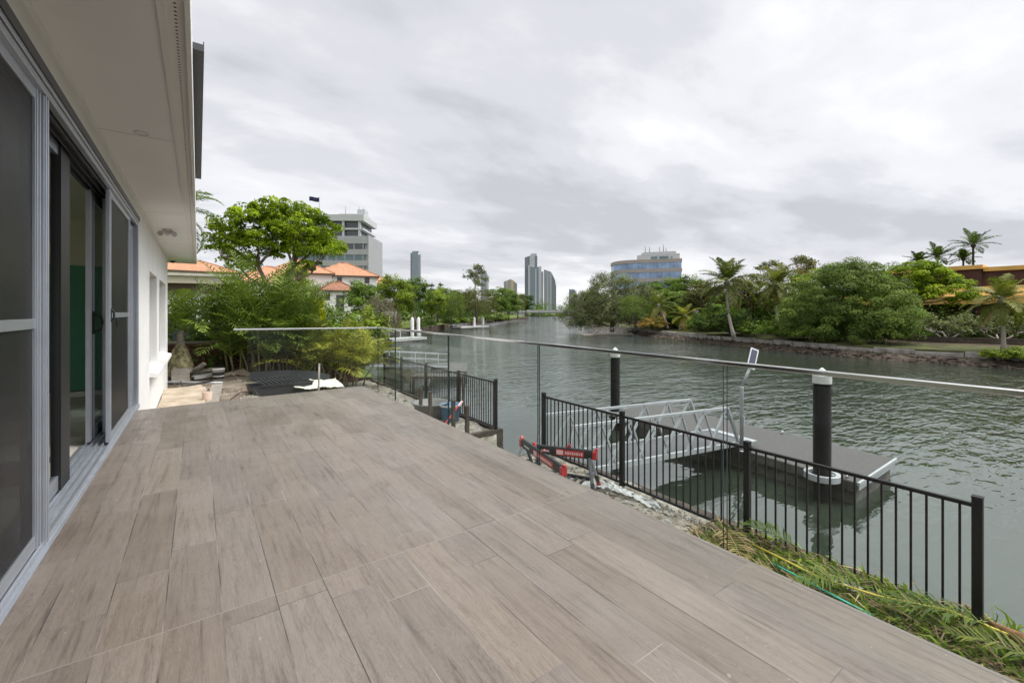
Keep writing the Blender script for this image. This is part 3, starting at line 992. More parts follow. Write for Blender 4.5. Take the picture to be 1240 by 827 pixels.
# ================================================================== POOL-TYPE FENCES
def fence(label, pts, name='metal_fence'):
    x, y = pts[0]
    f = thing(name, label, 'fence', (x, y, -1.42), group='black bar fences along the bank')
    for (x, y) in pts:
        g = MB(); g.box(x - 0.0325, y - 0.0325, -1.55, x + 0.0325, y + 0.0325, -0.27); g.box(x - 0.035, y - 0.035, -0.27, x + 0.035, y + 0.035, -0.255)
        g.build('post', M['fence_black'], f, bevel=0.004)
    for (a, c) in zip(pts[:-1], pts[1:]):
        g = MB()
        va, vc = Vector((*a, 0)), Vector((*c, 0))
        dd = (vc - va); ln = dd.length; dd /= ln
        p, q = va + dd * 0.033, vc - dd * 0.033
        for z in (-0.335, -1.345):
            g.bar(p + Vector((0, 0, z)), q + Vector((0, 0, z)), 0.032, 0.032)
        nb = round(ln / 0.105)
        for k in range(1, nb):
            o = va + dd * (ln * k / nb)
            g.box(o.x - 0.008, o.y - 0.008, -1.329, o.x + 0.008, o.y + 0.008, -0.351)
        g.build('panel', M['fence_black'], f)
    return f


fence('long black vertical bar fence between the deck and the gangway', [(5.27, 6.3), (5.24, 4.41), (5.21, 2.53), (5.18, 0.67)])
fence('far black vertical bar fence beyond the open water gap', [(5.45, 8.2), (5.46, 9.95), (5.49, 12.0), (5.52, 14.0), (5.54, 15.7)])

# timber stakes
for k, (x, y, zt, lab) in enumerate(((4.40, 9.92, -0.60, 'dark timber stake farthest along the bank, by the grey tub'), (4.36, 9.30, -0.60, 'dark timber stake standing just before the grey tub'),
                                     (4.36, 8.17, -0.60, 'dark timber stake standing beside the blue bucket'), (4.32, 7.52, -0.60, 'dark timber stake nearest the open water gap'))):
    g = MB(); g.box(x - 0.035, y - 0.035, -1.6, x + 0.035, y + 0.035, zt)
    tag(g.build('timber_stake', M['timber'], None, bevel=0.004), lab, 'stake', 'timber stakes in the soil')

# ================================================================== PONTOON, PILES, GANGWAY
E1 = Vector((0.10, 0.995, 0)); E2 = Vector((1, 0.0, 0)); P0 = Vector((10.05, 2.87, 0))


def PP(a, b_, z):
    p = P0 + E1 * a + E2 * b_
    return (p.x, p.y, z)


def quadbox(mb, a0, b0, a1, b1, z0, z1, mi=0):
    vs = [PP(a0, b0, z0), PP(a0, b1, z0), PP(a1, b1, z0), PP(a1, b0, z0), PP(a0, b0, z1), PP(a0, b1, z1), PP(a1, b1, z1), PP(a1, b0, z1)]
    mb.add(vs, [(0, 3, 2, 1), (4, 5, 6, 7), (0, 1, 5, 4), (1, 2, 6, 5), (2, 3, 7, 6), (3, 0, 4, 7)], mi)


pn = thing('floating_pontoon', 'grey gritty floating pontoon with pale edge moored at two black piles', 'pontoon', (P0.x, P0.y, -2.4))
g = MB(); quadbox(g, 0, 0, 6.7, 2.33, -2.02, -1.95); g.build('deck_surface', M['pontoon_top'], pn)
g = MB(); quadbox(g, 0.05, 0.05, 6.65, 2.28, -2.7, -2.02); quadbox(g, -0.015, -0.02, 6.71, 0.0, -2.14, -1.955); quadbox(g, -0.015, 2.33, 6.71, 2.35, -2.14, -1.955)
g.build('hull', M['pontoon_side'], pn)
g = MB(); quadbox(g, -0.06, -0.02, -0.016, 2.35, -2.0, -1.94); quadbox(g, -0.035, 0.02, -0.016, 2.3, -2.1, -2.0001)
g.build('edge_trim', M['white_alu'], pn)
g = MB(); quadbox(g, 6.711, -0.02, 6.76, 2.35, -2.03, -1.935)
g.build('edge_trim', M['white_alu'], pn)
for (a, b_) in ((0.18, 0.12), (2.3, 2.2), (6.4, 0.15)):
    g = MB()
    x, y, z = PP(a, b_, -1.95)
    g.tube([(x - 0.11, y - 0.02, z + 0.055), (x, y, z + 0.065), (x + 0.11, y + 0.02, z + 0.055)], [0.011, 0.016, 0.011], 8)
    g.tube([(x - 0.04, y, z), (x - 0.04, y, z + 0.06)], 0.014, 8); g.tube([(x + 0.04, y, z), (x + 0.04, y, z + 0.06)], 0.014, 8)
    g.build('cleat', M['white_alu'], pn)
for (px_, py_, r) in ((9.85, 3.36, 0.15), (10.72, 9.3, 0.14)):
    g = MB()
    R0, R1 = r + 0.07, r + 0.15
    ring = [(R0, -0.05), (R1, -0.05), (R1, 0.06), (R0, 0.06), (R0, -0.05)]
    g.lathe((px_, py_, -1.93), ring, 28, smooth=False)
    for k in range(4):
        t_ = math.pi / 4 + k * math.pi / 2
        cx_, cy_ = px_ + (r + 0.045) * math.cos(t_), py_ + (r + 0.045) * math.sin(t_)
        g.tube([(cx_ - 0.05 * math.sin(t_), cy_ + 0.05 * math.cos(t_), -1.93), (cx_ + 0.05 * math.sin(t_), cy_ - 0.05 * math.cos(t_), -1.93)], 0.04, 10)
    g.build('pile_bracket', M['white_alu'], pn)
for (px_, py_, r, zt, lab) in ((9.85, 3.36, 0.15, 0.025, 'thick black mooring pile with white cone cap at the near pontoon corner'), (10.72, 9.3, 0.145, -0.01, 'black mooring pile with white cone cap behind the gangway')):
    pl = thing('mooring_pile', lab, 'pile', (px_, py_, -2.4), group='pontoon piles')
    g = MB(); g.lathe((px_, py_, 0), [(r, -5), (r, zt - 0.2)], 32); g.build('shaft', M['pile_black'], pl)
    g = MB(); g.lathe((px_, py_, 0), [(r + 0.003, zt - 0.15), (r + 0.008, zt - 0.15), (r + 0.01, zt), (0.012, zt + 0.145), (0.0005, zt + 0.147)], 32, smooth=False); g.build('cap', M['white_plastic'], pl)

# solar light pole
sl = thing('solar_light', 'white bent pole carrying a small tilted solar panel beside the gangway foot', 'solar light', (10.2, 5.08, -1.95))
rv = Vector((0.8116, -0.5842, 0)); fv_ = Vector((0.5842, 0.8116, 0))
g = MB(); g.tube([(10.2, 5.08, -1.95), (10.2, 5.08, -0.5), (10.205, 5.075, -0.47)], 0.042, 14)
pa = Vector((10.205, 5.075, -0.47)); pb = pa + rv * 0.215 + Vector((0, 0, 0.5))
g.tube([pa, pb], 0.034, 12); g.lathe((10.2, 5.08, -1.95), [(0.09, 0), (0.09, 0.012), (0.04, 0.014)], 16)
g.box(10.15, 5.0, -1.35, 10.19, 5.04, -1.15)
g.build('pole', M['white_alu'], sl)
g = MB()
ax = (rv * 0.42 + Vector((0, 0, 0.80)) + fv_ * 0.42).normalized(); sx_ = rv; nn = sx_.cross(ax).normalized(); sx_ = (rv - ax * rv.dot(ax)).normalized(); nn = ax.cross(sx_)
Mx = Matrix((( sx_.x, ax.x, nn.x, 0), (sx_.y, ax.y, nn.y, 0), (sx_.z, ax.z, nn.z, 0), (0, 0, 0, 1)))
pc = pb + ax * 0.17
Mt = Matrix.Translation(pc) @ Mx
g.box(-0.09, -0.27, -0.012, 0.09, 0.27, 0.012, 0, Mt)
po = g.build('panel_frame', M['white_alu'], sl)
g = MB(); sgn = 1 if (Mt.to_3x3() @ Vector((0, 0, 1))).dot(Vector((0, 0, 1.25)) - pc) > 0 else -1
z0_, z1_ = (0.012, 0.015) if sgn > 0 else (-0.015, -0.012)
g.box(-0.066, -0.235, z0_, 0.066, 0.235, z1_, 0, Mt)
g.build('solar_cells', M['solar'], po)

# gangway
gw = thing('gangway', 'white aluminium truss gangway running from the bank to the pontoon', 'gangway', (5.0, 6.4, -1.72))
A0 = Vector((5.3, 5.893, -1.712)); B0 = Vector((10.6, 5.15, -1.83)); gdv = (B0 - A0).normalized(); wv = Vector((0.139, 0.99, 0)) * 1.04
HT = 0.86
for side, off in (('a', Vector((0, 0, 0))), ('b', wv)):
    g = MB()
    a, c = A0 + off, B0 + off
    g.bar(a, c, 0.06, 0.10)
    L_ = (c - a).length
    t0, t1 = a + gdv * 0.3 + Vector((0, 0, HT)), a + gdv * (L_ - 0.72) + Vector((0, 0, HT))
    g.bar(t0, t1, 0.06, 0.05)
    g.bar(t1, a + gdv * (L_ - 0.32) + Vector((0, 0, 0.03)), 0.07, 0.05)
    g.bar(t0, a + gdv * 0.08, 0.06, 0.05)
    nb = 6
    bl = (L_ - 1.02) / nb
    for k in range(nb):
        top = a + gdv * (0.3 + bl * (k + 0.92)) + Vector((0, 0, HT - 0.02))
        g.bar(a + gdv * (0.3 + bl * k + 0.1), top, 0.05, 0.04)
        g.bar(top, a + gdv * (0.3 + bl * (k + 1.42)) + Vector((0, 0, 0.03)) if k < nb - 1 else top + gdv * 0.2 - Vector((0, 0, 0.3)), 0.042, 0.035)
    g.build('truss', M['white_alu'], gw)
g = MB()
q = [A0 + gdv * 0.03, B0, B0 + wv, A0 + gdv * 0.03 + wv]
q = [p + (wv.normalized() * (0.032 if i in (0, 1) else -0.032)) + Vector((0, 0, 0.012)) for i, p in enumerate(q)]
g.add(q + [p - Vector((0, 0, 0.04)) for p in q], [(0, 1, 2, 3), (7, 6, 5, 4), (0, 4, 5, 1), (1, 5, 6, 2), (2, 6, 7, 3), (3, 7, 4, 0)])
g.build('walkway', M['mesh_grey'], gw)
g = MB(); g.tube([B0 + wv * 0.1 + gdv * 0.05 - Vector((0, 0, 0.06)), B0 + wv * 0.9 + gdv * 0.05 - Vector((0, 0, 0.06))], 0.06, 14)
g.build('roller', M['rubber'], gw)
g = MB(); g.bar(B0 - wv * 0.1 + gdv * 0.13 + Vector((0, 0, 0.02)), B0 + wv * 1.1 + gdv * 0.13 + Vector((0, 0, 0.02)), 0.2, 0.015)
g.build('toe_plate', M['white_alu'], gw)

# ================================================================== VEGETATION BUILDERS
def unit(a):
    return a / np.maximum(np.linalg.norm(a, axis=1, keepdims=True), 1e-9)


def mesh_np(name, verts, faces, tone=None, mats=(), smooth=False):
    """faces: (n,4) or (n,3) int array"""
    me = bpy.data.meshes.new(name)
    nv, nf, k = len(verts), len(faces), faces.shape[1]
    me.vertices.add(nv); me.vertices.foreach_set('co', np.asarray(verts, dtype=np.float32).ravel())
    me.loops.add(nf * k); me.loops.foreach_set('vertex_index', faces.astype(np.int32).ravel())
    me.polygons.add(nf)
    me.polygons.foreach_set('loop_start', np.arange(0, nf * k, k, dtype=np.int32))
    if tone is not None:
        at = me.attributes.new('tone', 'FLOAT', 'FACE')
        at.data.foreach_set('value', np.clip(tone, 0, 1).astype(np.float32))
    for m_ in mats:
        me.materials.append(m_)
    me.update(calc_edges=True)
    me.validate()
    return me


def link_mesh(name, me, parent=None):
    o = bpy.data.objects.new(name, me)
    C.objects.link(o)
    o.parent = parent
    return o


def leaf_quads(P, out, S, tone, rng, ub=0.5, ob=0.5, rb=0.8, asp=0.5, hang=0.0):
    n = len(P)
    up = np.array([0, 0, 1.0])
    nrm = unit(up * ub + out * ob + rng.normal(size=(n, 3)) * rb)
    a = rng.normal(size=(n, 3)); a[:, 2] -= hang
    a = unit(a - nrm * np.sum(a * nrm, 1, keepdims=True))
    b_ = np.cross(nrm, a)
    S = S[:, None]
    mid = P + nrm * S * 0.08
    v = np.stack([P - a * S * 0.5, mid + b_ * S * asp * 0.5, P + a * S * 0.5, mid - b_ * S * asp * 0.5], 1).reshape(-1, 3)
    f = np.arange(n * 4).reshape(-1, 4)
    return v, f, tone


def crown(rng, blobs, ncl, nlf, rc, size, flat=0.55, inner=0.22, lowcut=-0.35, ub=0.6, ob=1.1, rb=0.5, asp=0.55, hang=0.0, tvar=0.2, lump=False):
    """blobs: (cx,cy,cz,rx,ry,rz). returns verts, faces, tone, clump centres"""
    w = np.array([b_[3] * b_[4] + b_[4] * b_[5] + b_[3] * b_[5] for b_ in blobs]); w = w / w.sum()
    cs, outs = [], []
    for b_, wt_ in zip(blobs, w):
        k = max(3, int(ncl * wt_))
        d_ = unit(rng.normal(size=(k * 3, 3)))
        d_ = d_[d_[:, 2] > lowcut][:k]
        r = np.where(rng.random(len(d_)) < inner, rng.uniform(0.25, 0.75, len(d_)), rng.uniform(0.78, 1.04, len(d_)))
        cs.append(np.array(b_[:3]) + d_ * r[:, None] * np.array(b_[3:6])); outs.append(d_)
    cs, outs = np.concatenate(cs), np.concatenate(outs)
    per = max(3, int(nlf / len(cs)))
    rcs = rc * rng.uniform(0.6, 1.3, len(cs))
    if lump:                       # leaves on the skin of each rounded clump
        off = rng.normal(size=(len(cs), per, 3)); off[:, :, 2] = np.where(off[:, :, 2] < -0.5, -off[:, :, 2], off[:, :, 2])
        off = off / np.linalg.norm(off, axis=2, keepdims=True) * rng.uniform(0.62, 0.95, (len(cs), per, 1)) ** 0.8
    else:
        off = np.clip(rng.normal(size=(len(cs), per, 3)) * 0.5, -0.9, 0.9)
    off[:, :, 2] *= flat
    P = (cs[:, None, :] + off * rcs[:, None, None]).reshape(-1, 3)
    ct = np.clip(rng.normal(0.42, tvar * 1.2, len(cs)), 0, 1)
    tone = (ct[:, None] + rng.normal(0, 0.07 if lump else 0.12, (len(cs), per))).ravel()
    out = unit(np.repeat(outs, per, 0) * (0.25 if lump else 0.5) + off.reshape(-1, 3))
    S = size * rng.uniform(0.6, 1.3, len(P))
    v, f, t_ = leaf_quads(P, out, S, tone, rng, ub, ob, rb, asp, hang)
    return v, f, t_, cs


def limb_tubes(mb, rng, base, targets, r0, r1=0.02, wob=0.25, n=6, seg=5):
    for tg in targets:
        a, b_ = np.array(base[0]), np.array(tg)
        pts, rad = [], []
        ln = np.linalg.norm(b_ - a)
        mid = (a + b_) / 2 + rng.normal(size=3) * ln * 0.10 * wob * 4 + np.array([0, 0, -0.05 * ln])
        for i in range(seg + 1):
            t_ = i / seg
            p = a * (1 - t_) ** 2 + 2 * mid * t_ * (1 - t_) + b_ * t_ ** 2
            pts.append(tuple(p + rng.normal(size=3) * 0.012 * ln * (0 < i < seg))); rad.append(r0 * (1 - t_) ** 0.8 + r1 * t_)
        mb.tube(pts, rad, n)


def tree_parts(seed, trunk_pts, trunk_r, blobs, ncl, nlf, rc, size, nlimb, limb_r, leafm, barkm, **kw):
    """returns crown mesh and trunk builder in local coordinates"""
    rng = np.random.default_rng(seed)
    v, f, t_, cs = crown(rng, blobs, ncl, nlf, rc, size, **kw)
    cm = mesh_np('crown', v, f, t_, [leafm])
    mb = MB()
    mb.tube(trunk_pts, trunk_r, 9)
    idx = rng.choice(len(cs), min(nlimb, len(cs)), replace=False)
    for k in idx:
        j = min(len(trunk_pts) - 1, max(1, len(trunk_pts) - 1 - int(rng.integers(0, max(1, len(trunk_pts) // 2)))))
        limb_tubes(mb, rng, [trunk_pts[j]], [cs[k]], limb_r * rng.uniform(0.5, 1.0), 0.012)
    return cm, mb


def make_tree(name, label, loc, cm, mb, barkm, cat='tree', group=None, rz=0.0):
    t = thing(name, label, cat, loc, rz, group)
    mb.build('trunk', barkm, t, local=True)
    link_mesh('crown', cm, t)
    return t


def place(proto, label, loc, s, rz, leafm=None, group=None, sz=None):
    c = copy_tree(proto)
    c.location = loc
    c.rotation_euler = (0, 0, rz)
    c.scale = (s, s, sz or s)
    c['label'] = label
    if group:
        c['group'] = group
    elif 'group' in c:
        del c['group']
    if leafm:
        for ch in c.children:
            if ch.name.startswith('crown'):
                ch.material_slots[0].link = 'OBJECT'
                ch.material_slots[0].material = leafm
    return c


# ---- palm fronds
def frond_np(rng, org, az, el, L, droop, nl, ll, wl, hang=0.45, tone=0.5, vee=0.25):
    """one feather frond: returns verts (n,3), quads, tones"""
    T = np.linspace(0, 1, 14)
    ang = el - droop * T ** 1.35
    st = L / 13
    dx = np.concatenate([[0], np.cumsum(np.cos(ang[:-1]) * st)]); dz = np.concatenate([[0], np.cumsum(np.sin(ang[:-1]) * st)])
    h = np.array([math.cos(az), math.sin(az), 0]); side = np.array([-h[1], h[0], 0]); up = np.array([0, 0, 1.0])
    C_ = np.array(org) + dx[:, None] * h + dz[:, None] * up + (side * (rng.normal() * 0.06 * L)) * (T ** 2)[:, None]
    tan = np.gradient(C_, axis=0); tan = unit(tan)
    nor = unit(np.cross(tan, side)) * -1
    nor = np.where((nor @ up)[:, None] < -0.2, -nor, nor)
    V, F, TN = [], [], []
    # rachis strip (3 sided)
    rw = 0.018 * (L / 2) * (1 - 0.8 * T)
    ring = np.stack([C_ + side * rw[:, None], C_ - side * rw[:, None], C_ - nor * rw[:, None] * 1.4], 1).reshape(-1, 3)
    V.append(ring)
    for i in range(13):
        for k in range(3):
            F.append((i * 3 + k, i * 3 + (k + 1) % 3, (i + 1) * 3 + (k + 1) % 3, (i + 1) * 3 + k)); TN.append(tone + 0.35)
    nb = len(ring)
    tt = np.linspace(0.12, 0.99, nl)
    ci = tt * 13; i0 = np.minimum(ci.astype(int), 12); fr = (ci - i0)[:, None]
    P = C_[i0] * (1 - fr) + C_[i0 + 1] * fr
    Tn = unit(tan[i0] * (1 - fr) + tan[i0 + 1] * fr); Nn = unit(nor[i0] * (1 - fr) + nor[i0 + 1] * fr)
    prof = np.sin(np.pi * np.clip(tt * 0.86 + 0.16, 0, 1)) ** 0.7
    for sg in (-1, 1):
        d_ = unit(side * sg * 0.9 + Tn * (0.45 + 0.5 * tt[:, None]) + Nn * vee + rng.normal(size=(nl, 3)) * 0.10)
        ln = (ll * prof * rng.uniform(0.8, 1.1, nl))[:, None]
        q0 = P
        q1 = P + d_ * ln * 0.55
        d2 = unit(d_ - up * hang * rng.uniform(0.5, 1.4, (nl, 1)))
        q2 = q1 + d2 * ln * 0.45
        wv_ = unit(np.cross(d_, Nn)) * wl * 0.5
        vv = np.stack([q0 - wv_ * 0.5, q0 + wv_ * 0.5, q1 + wv_, q1 - wv_, q2 + wv_ * 0.12, q2 - wv_ * 0.12], 1).reshape(-1, 3)
        V.append(vv)
        for k in range(nl):
            o = nb + k * 6
            F.append((o, o + 1, o + 2, o + 3)); F.append((o + 3, o + 2, o + 4, o + 5))
            tv = tone + rng.normal(0, 0.12); TN += [tv, tv]
        nb += len(vv)
    return np.concatenate(V), np.array(F), np.array(TN)


def fronds_mesh(name, specs, rng, mats):
    """specs: list of dict(args) -> one mesh"""
    V, F, T_, n = [], [], [], 0
    for s_ in specs:
        v, f, t_ = frond_np(rng, **s_)
        V.append(v); F.append(f + n); T_.append(t_); n += len(v)
    return mesh_np(name, np.concatenate(V), np.concatenate(F), np.concatenate(T_), mats)


def palm_specs(rng, org, n, L, nl, ll, wl, el_hi=85, el_lo=-20, droop=1.2, hang=0.5, tone=(0.3, 0.6), vee=0.2):
    out = []
    for k in range(n):
        t_ = (k + 0.5) / n
        out.append(dict(org=(org[0], org[1], org[2] + 0.15 * (1 - t_)), az=k * 2.399 + rng.normal() * 0.2, el=R(el_hi + (el_lo - el_hi) * t_ ** 0.9) + rng.normal() * 0.08,
                        L=L * rng.uniform(0.85, 1.1) * (0.8 + 0.2 * min(1, 3 * t_)), droop=droop * rng.uniform(0.7, 1.2) * (0.55 + 0.6 * t_), nl=nl, ll=ll, wl=wl, hang=hang, tone=rng.uniform(*tone), vee=vee))
    return out


def coconut(seed, label, base, top, r, nf, L, ll, wl, el_hi=85, el_lo=-35, droop=1.25, leafm='palm_coco', dead=0, name='coconut_palm', nl=34, tone=(0.3, 0.75), bend=0.0, group=None, trunkm='cane_pale'):
    rng = np.random.default_rng(seed)
    t = thing(name, label, 'palm tree', base, 0, group)
    tx, ty, tz = (top[i] - base[i] for i in range(3))
    mb = MB()
    pts, rad = [], []
    for i in range(11):
        u = i / 10
        pts.append((tx * u ** 1.3 + bend * math.sin(math.pi * u) * 0.8116, ty * u ** 1.3 - bend * math.sin(math.pi * u) * 0.58, tz * u)); rad.append(r * (1.45 - 0.75 * min(1, u * 5) * 0.6 - 0.25 * u))
    mb.tube(pts, rad, 10)
    mb.lathe((tx, ty, tz), [(r * 0.8, -0.35), (r * 1.9, -0.05), (r * 1.5, 0.25), (0.02, 0.5)], 9)
    mb.build('trunk', M[trunkm], t, local=True)
    sp_ = palm_specs(rng, (tx, ty, tz), nf, L, nl, ll, wl, el_hi, el_lo, droop, 0.55, tone)
    link_mesh('fronds', fronds_mesh('fronds', sp_, rng, [M[leafm]]), t)
    if dead:
        sp_ = [dict(org=(tx, ty, tz - 0.1), az=rng.uniform(0, 6.28), el=R(rng.uniform(-55, -25)), L=L * rng.uniform(0.6, 0.85), droop=0.7, nl=nl - 10, ll=ll * 0.7, wl=wl, hang=1.2, tone=rng.uniform(0.2, 0.8), vee=-0.2) for _ in range(dead)]
        link_mesh('dead_fronds', fronds_mesh('dead_fronds', sp_, rng, [M['dry']]), t)
    return t


def cane_palm(seed, label, base, nc, h, nf, L, ll, wl, leafm, spread=0.28, tone=(0.25, 0.7), name='cane_palm', group=None, el=(84, 28), nl=26):
    """clump of thin canes, each with its own arching fronds"""
    rng = np.random.default_rng(seed)
    t = thing(name, label, 'palm', base, 0, group)
    mb, sp_ = MB(), []
    for c in range(nc):
        a = c * 2.4 + rng.uniform(0, 0.6); r = spread * math.sqrt((c + 0.5) / nc)
        x, y = r * math.cos(a), r * math.sin(a)
        hh = h * rng.uniform(0.35, 1.0)
        tx, ty = x * (1.8 + rng.random()), y * (1.8 + rng.random())
        mb.tube([(x, y, -0.15), (x * 1.2 + tx * 0.1, y * 1.2 + ty * 0.1, hh * 0.5), (tx, ty, hh)], [0.032, 0.026, 0.022], 7)
        for k in range(nf):
            u = (k + 0.5) / nf
            sp_.append(dict(org=(tx, ty, hh), az=a + k * 2.4 + rng.normal() * 0.3, el=R(el[0] + (el[1] - el[0]) * u) + rng.normal() * 0.08, L=L * rng.uniform(0.75, 1.1), droop=1.2 * rng.uniform(0.6, 1.15) * (0.6 + u * 0.5),
                            nl=nl, ll=ll, wl=wl, hang=0.6, tone=rng.uniform(*tone), vee=0.3))
    mb.build('stems', M['cane'], t, local=True)
    link_mesh('fronds', fronds_mesh('fronds', sp_, rng, [M[leafm]]), t)
    return t


# ================================================================== TREES
LZ, RZ = -1.3, -1.25

# spreading tree behind the cane palms
rng = np.random.default_rng(11)
bl = [(-3.3, 0.2, 7.2, 1.5, 1.6, 0.9), (-1.9, -0.6, 8.5, 1.7, 1.7, 1.0), (-0.2, 0.4, 9.3, 1.8, 1.8, 0.95), (1.7, -0.2, 9.0, 1.7, 1.6, 1.0), (3.3, 0.3, 8.1, 1.4, 1.5, 0.95), (3.0, -0.9, 6.7, 1.3, 1.3, 0.7), (-2.9, 0.9, 6.0, 1.2, 1.3, 0.6), (-0.6, -1.3, 7.6, 1.6, 1.4, 0.75), (1.4, 1.3, 7.7, 1.6, 1.4, 0.7), (-1.3, 1.6, 7.3, 1.4, 1.4, 0.7), (0.8, -1.8, 8.0, 1.3, 1.2, 0.7), (-3.9, -0.5, 6.4, 0.9, 1.0, 0.5), (2.2, -0.4, 5.6, 0.9, 0.9, 0.45), (-2.2, -0.8, 6.9, 1.4, 1.3, 0.7), (3.6, 0.2, 7.2, 1.2, 1.2, 0.7), (-3.4, 0.5, 8.0, 1.2, 1.2, 0.7), (2.4, 0.9, 7.6, 1.3, 1.3, 0.7), (-0.9, 0, 8.4, 1.6, 1.5, 0.8), (0.1, -0.6, 6.9, 1.2, 1.2, 0.6), (-0.6, 0.2, 6.3, 1.0, 1.0, 0.45), (1.1, -0.6, 6.5, 1.1, 1.0, 0.5), (0.4, 0.3, 8.2, 1.5, 1.4, 0.8), (-2.3, 0.3, 5.4, 1.0, 0.9, 0.45)]
v, f, t_, cs = crown(rng, bl, 560, 46000, 0.52, 0.18, flat=0.55, lump=True, inner=0.3, lowcut=-0.3, ub=0.7, ob=0.4, rb=0.7, asp=0.6, tvar=0.22)
cm = mesh_np('crown', v, f, t_, [M['leaf_lime']])
mb = MB()
T1 = [(-0.35, 0, 0), (-0.5, 0, 2.2), (-0.8, 0.05, 4.2), (-1.5, 0.1, 5.6)]
T2 = [(0.35, 0, 0), (0.35, 0.05, 2.4), (0.3, 0, 4.4), (0.9, 0, 5.6)]
mb.tube(T1, [0.24, 0.2, 0.17, 0.12], 10); mb.tube(T2, [0.27, 0.23, 0.2, 0.14], 10)
for k, (tr, js_) in enumerate(((T1, (0, 1, 6, 9, 11, 7)), (T2, (2, 3, 4, 5, 8, 10, 12)))):
    for j in js_:
        c_ = np.array(bl[j][:3])
        limb_tubes(mb, rng, [tr[-1] if j not in (5, 12, 6) else tr[-2]], [c_ - np.array([0, 0, 0.3])], 0.11, 0.03)
        for q in range(5):
            tg = cs[np.argsort(np.linalg.norm(cs - c_, axis=1))[rng.integers(2, 26)]]
            limb_tubes(mb, rng, [c_ - np.array([0, 0, 0.35])], [tg], 0.035, 0.01, n=5, seg=3)
make_tree('spreading_tree', 'tall spreading tree with forked trunk and flat layered bright crown behind the garden palms', (4.55, 33.4, LZ), cm, mb, M['bark']).scale = (0.87, 0.87, 1.0)

# prototypes (natural size, copied and scaled)
hid = []
cm, mb = tree_parts(21, [(0, 0, 0), (0.05, 0, 1.2), (0, 0.1, 2.6), (0.1, 0, 4.2)], [0.24, 0.2, 0.16, 0.1],
                    [(0, 0, 4.9, 3.0, 3.0, 2.9), (-1.7, 0.5, 3.2, 1.9, 2.0, 2.0), (1.8, -0.3, 3.3, 1.9, 2.0, 2.1), (0.2, -1.7, 3.0, 2.0, 1.7, 1.9), (0.5, 1.3, 6.3, 1.7, 1.6, 1.6), (-0.8, -0.7, 6.6, 1.4, 1.4, 1.3)],
                    150, 13000, 0.8, 0.27, 14, 0.09, M['leaf_mid'], M['bark'], flat=0.65, lump=True, tvar=0.22)
ROUND = make_tree('leafy_tree', 'x', (0, 0, -500), cm, mb, M['bark'])
cm, mb = tree_parts(22, [(0, 0, 0), (0.1, 0, 1.5), (-0.05, 0.1, 3.0), (0.1, 0, 4.6)], [0.2, 0.16, 0.13, 0.08],
                    [(-1.9, 0.3, 4.6, 1.7, 1.6, 1.1), (1.8, 0.2, 4.9, 1.7, 1.7, 1.2), (0, -1.5, 4.3, 1.6, 1.4, 1.0), (0.1, 0.6, 6.5, 1.9, 1.8, 1.3), (-1.0, -0.6, 6.0, 1.3, 1.3, 0.9), (1.2, 1.5, 5.6, 1.3, 1.3, 0.9), (0.2, 0.2, 3.2, 1.6, 1.6, 0.9)],
                    150, 8500, 0.8, 0.27, 22, 0.075, M['leaf_light'], M['bark_pale'], flat=0.55, inner=0.3, tvar=0.22)
AIRY = make_tree('garden_tree', 'x', (0, 0, -500), cm, mb, M['bark_pale'])
cm, mb = tree_parts(23, [(0, 0, 0), (0.1, 0, 3), (-0.1, 0.1, 6), (0.2, 0, 9), (0.3, 0, 10.6)], [0.3, 0.25, 0.2, 0.13, 0.06],
                    [(-1.3, 0.2, 11.6, 1.3, 1.2, 0.8), (0.6, -0.4, 13.0, 1.5, 1.4, 1.0), (2.4, 0.3, 12.2, 1.4, 1.3, 0.9), (-3.1, 0, 10.6, 0.9, 0.9, 0.6), (1.2, 0.9, 11.0, 1.4, 1.2, 0.8), (3.6, -0.3, 10.6, 0.9, 0.9, 0.6), (-0.8, -0.9, 9.7, 1.2, 1.1, 0.7), (2.7, 0.6, 9.4, 1.0, 1.0, 0.6)],
                    60, 2600, 0.7, 0.34, 26, 0.1, M['leaf_grey'], M['bark_pale'], flat=0.6, tvar=0.2)
EUC = make_tree('gum_tree', 'x', (0, 0, -500), cm, mb, M['bark_pale'])
cm, mb = tree_parts(24, [(0, 0, 0), (0, 0, 0.5), (0.05, 0, 1.0)], [0.06, 0.05, 0.03],
                    [(0, 0, 1.0, 1.05, 1.0, 0.95), (-0.75, 0.1, 0.6, 0.6, 0.6, 0.6), (0.75, -0.2, 0.6, 0.65, 0.6, 0.65), (0.1, -0.7, 0.55, 0.7, 0.55, 0.6)],
                    90, 3400, 0.3, 0.15, 6, 0.02, M['leaf_dark'], M['bark_dark'], lowcut=-0.5, flat=0.7, tvar=0.2)
SHRUB = make_tree('round_shrub', 'x', (0, 0, -500), cm, mb, M['bark_dark'], cat='shrub')
cm, mb = tree_parts(25, [(0, 0, 0), (0, 0, 5), (0, 0, 11)], [0.2, 0.14, 0.04],
                    [(0, 0, 2.5 + 1.5 * k, 1.5 - 0.2 * k, 1.5 - 0.2 * k, 0.6) for k in range(6)], 70, 2400, 0.7, 0.4, 8, 0.04, M['leaf_dark'], M['bark_dark'], flat=0.4)
PINE = make_tree('pine_tree', 'x', (0, 0, -500), cm, mb, M['bark_dark'])
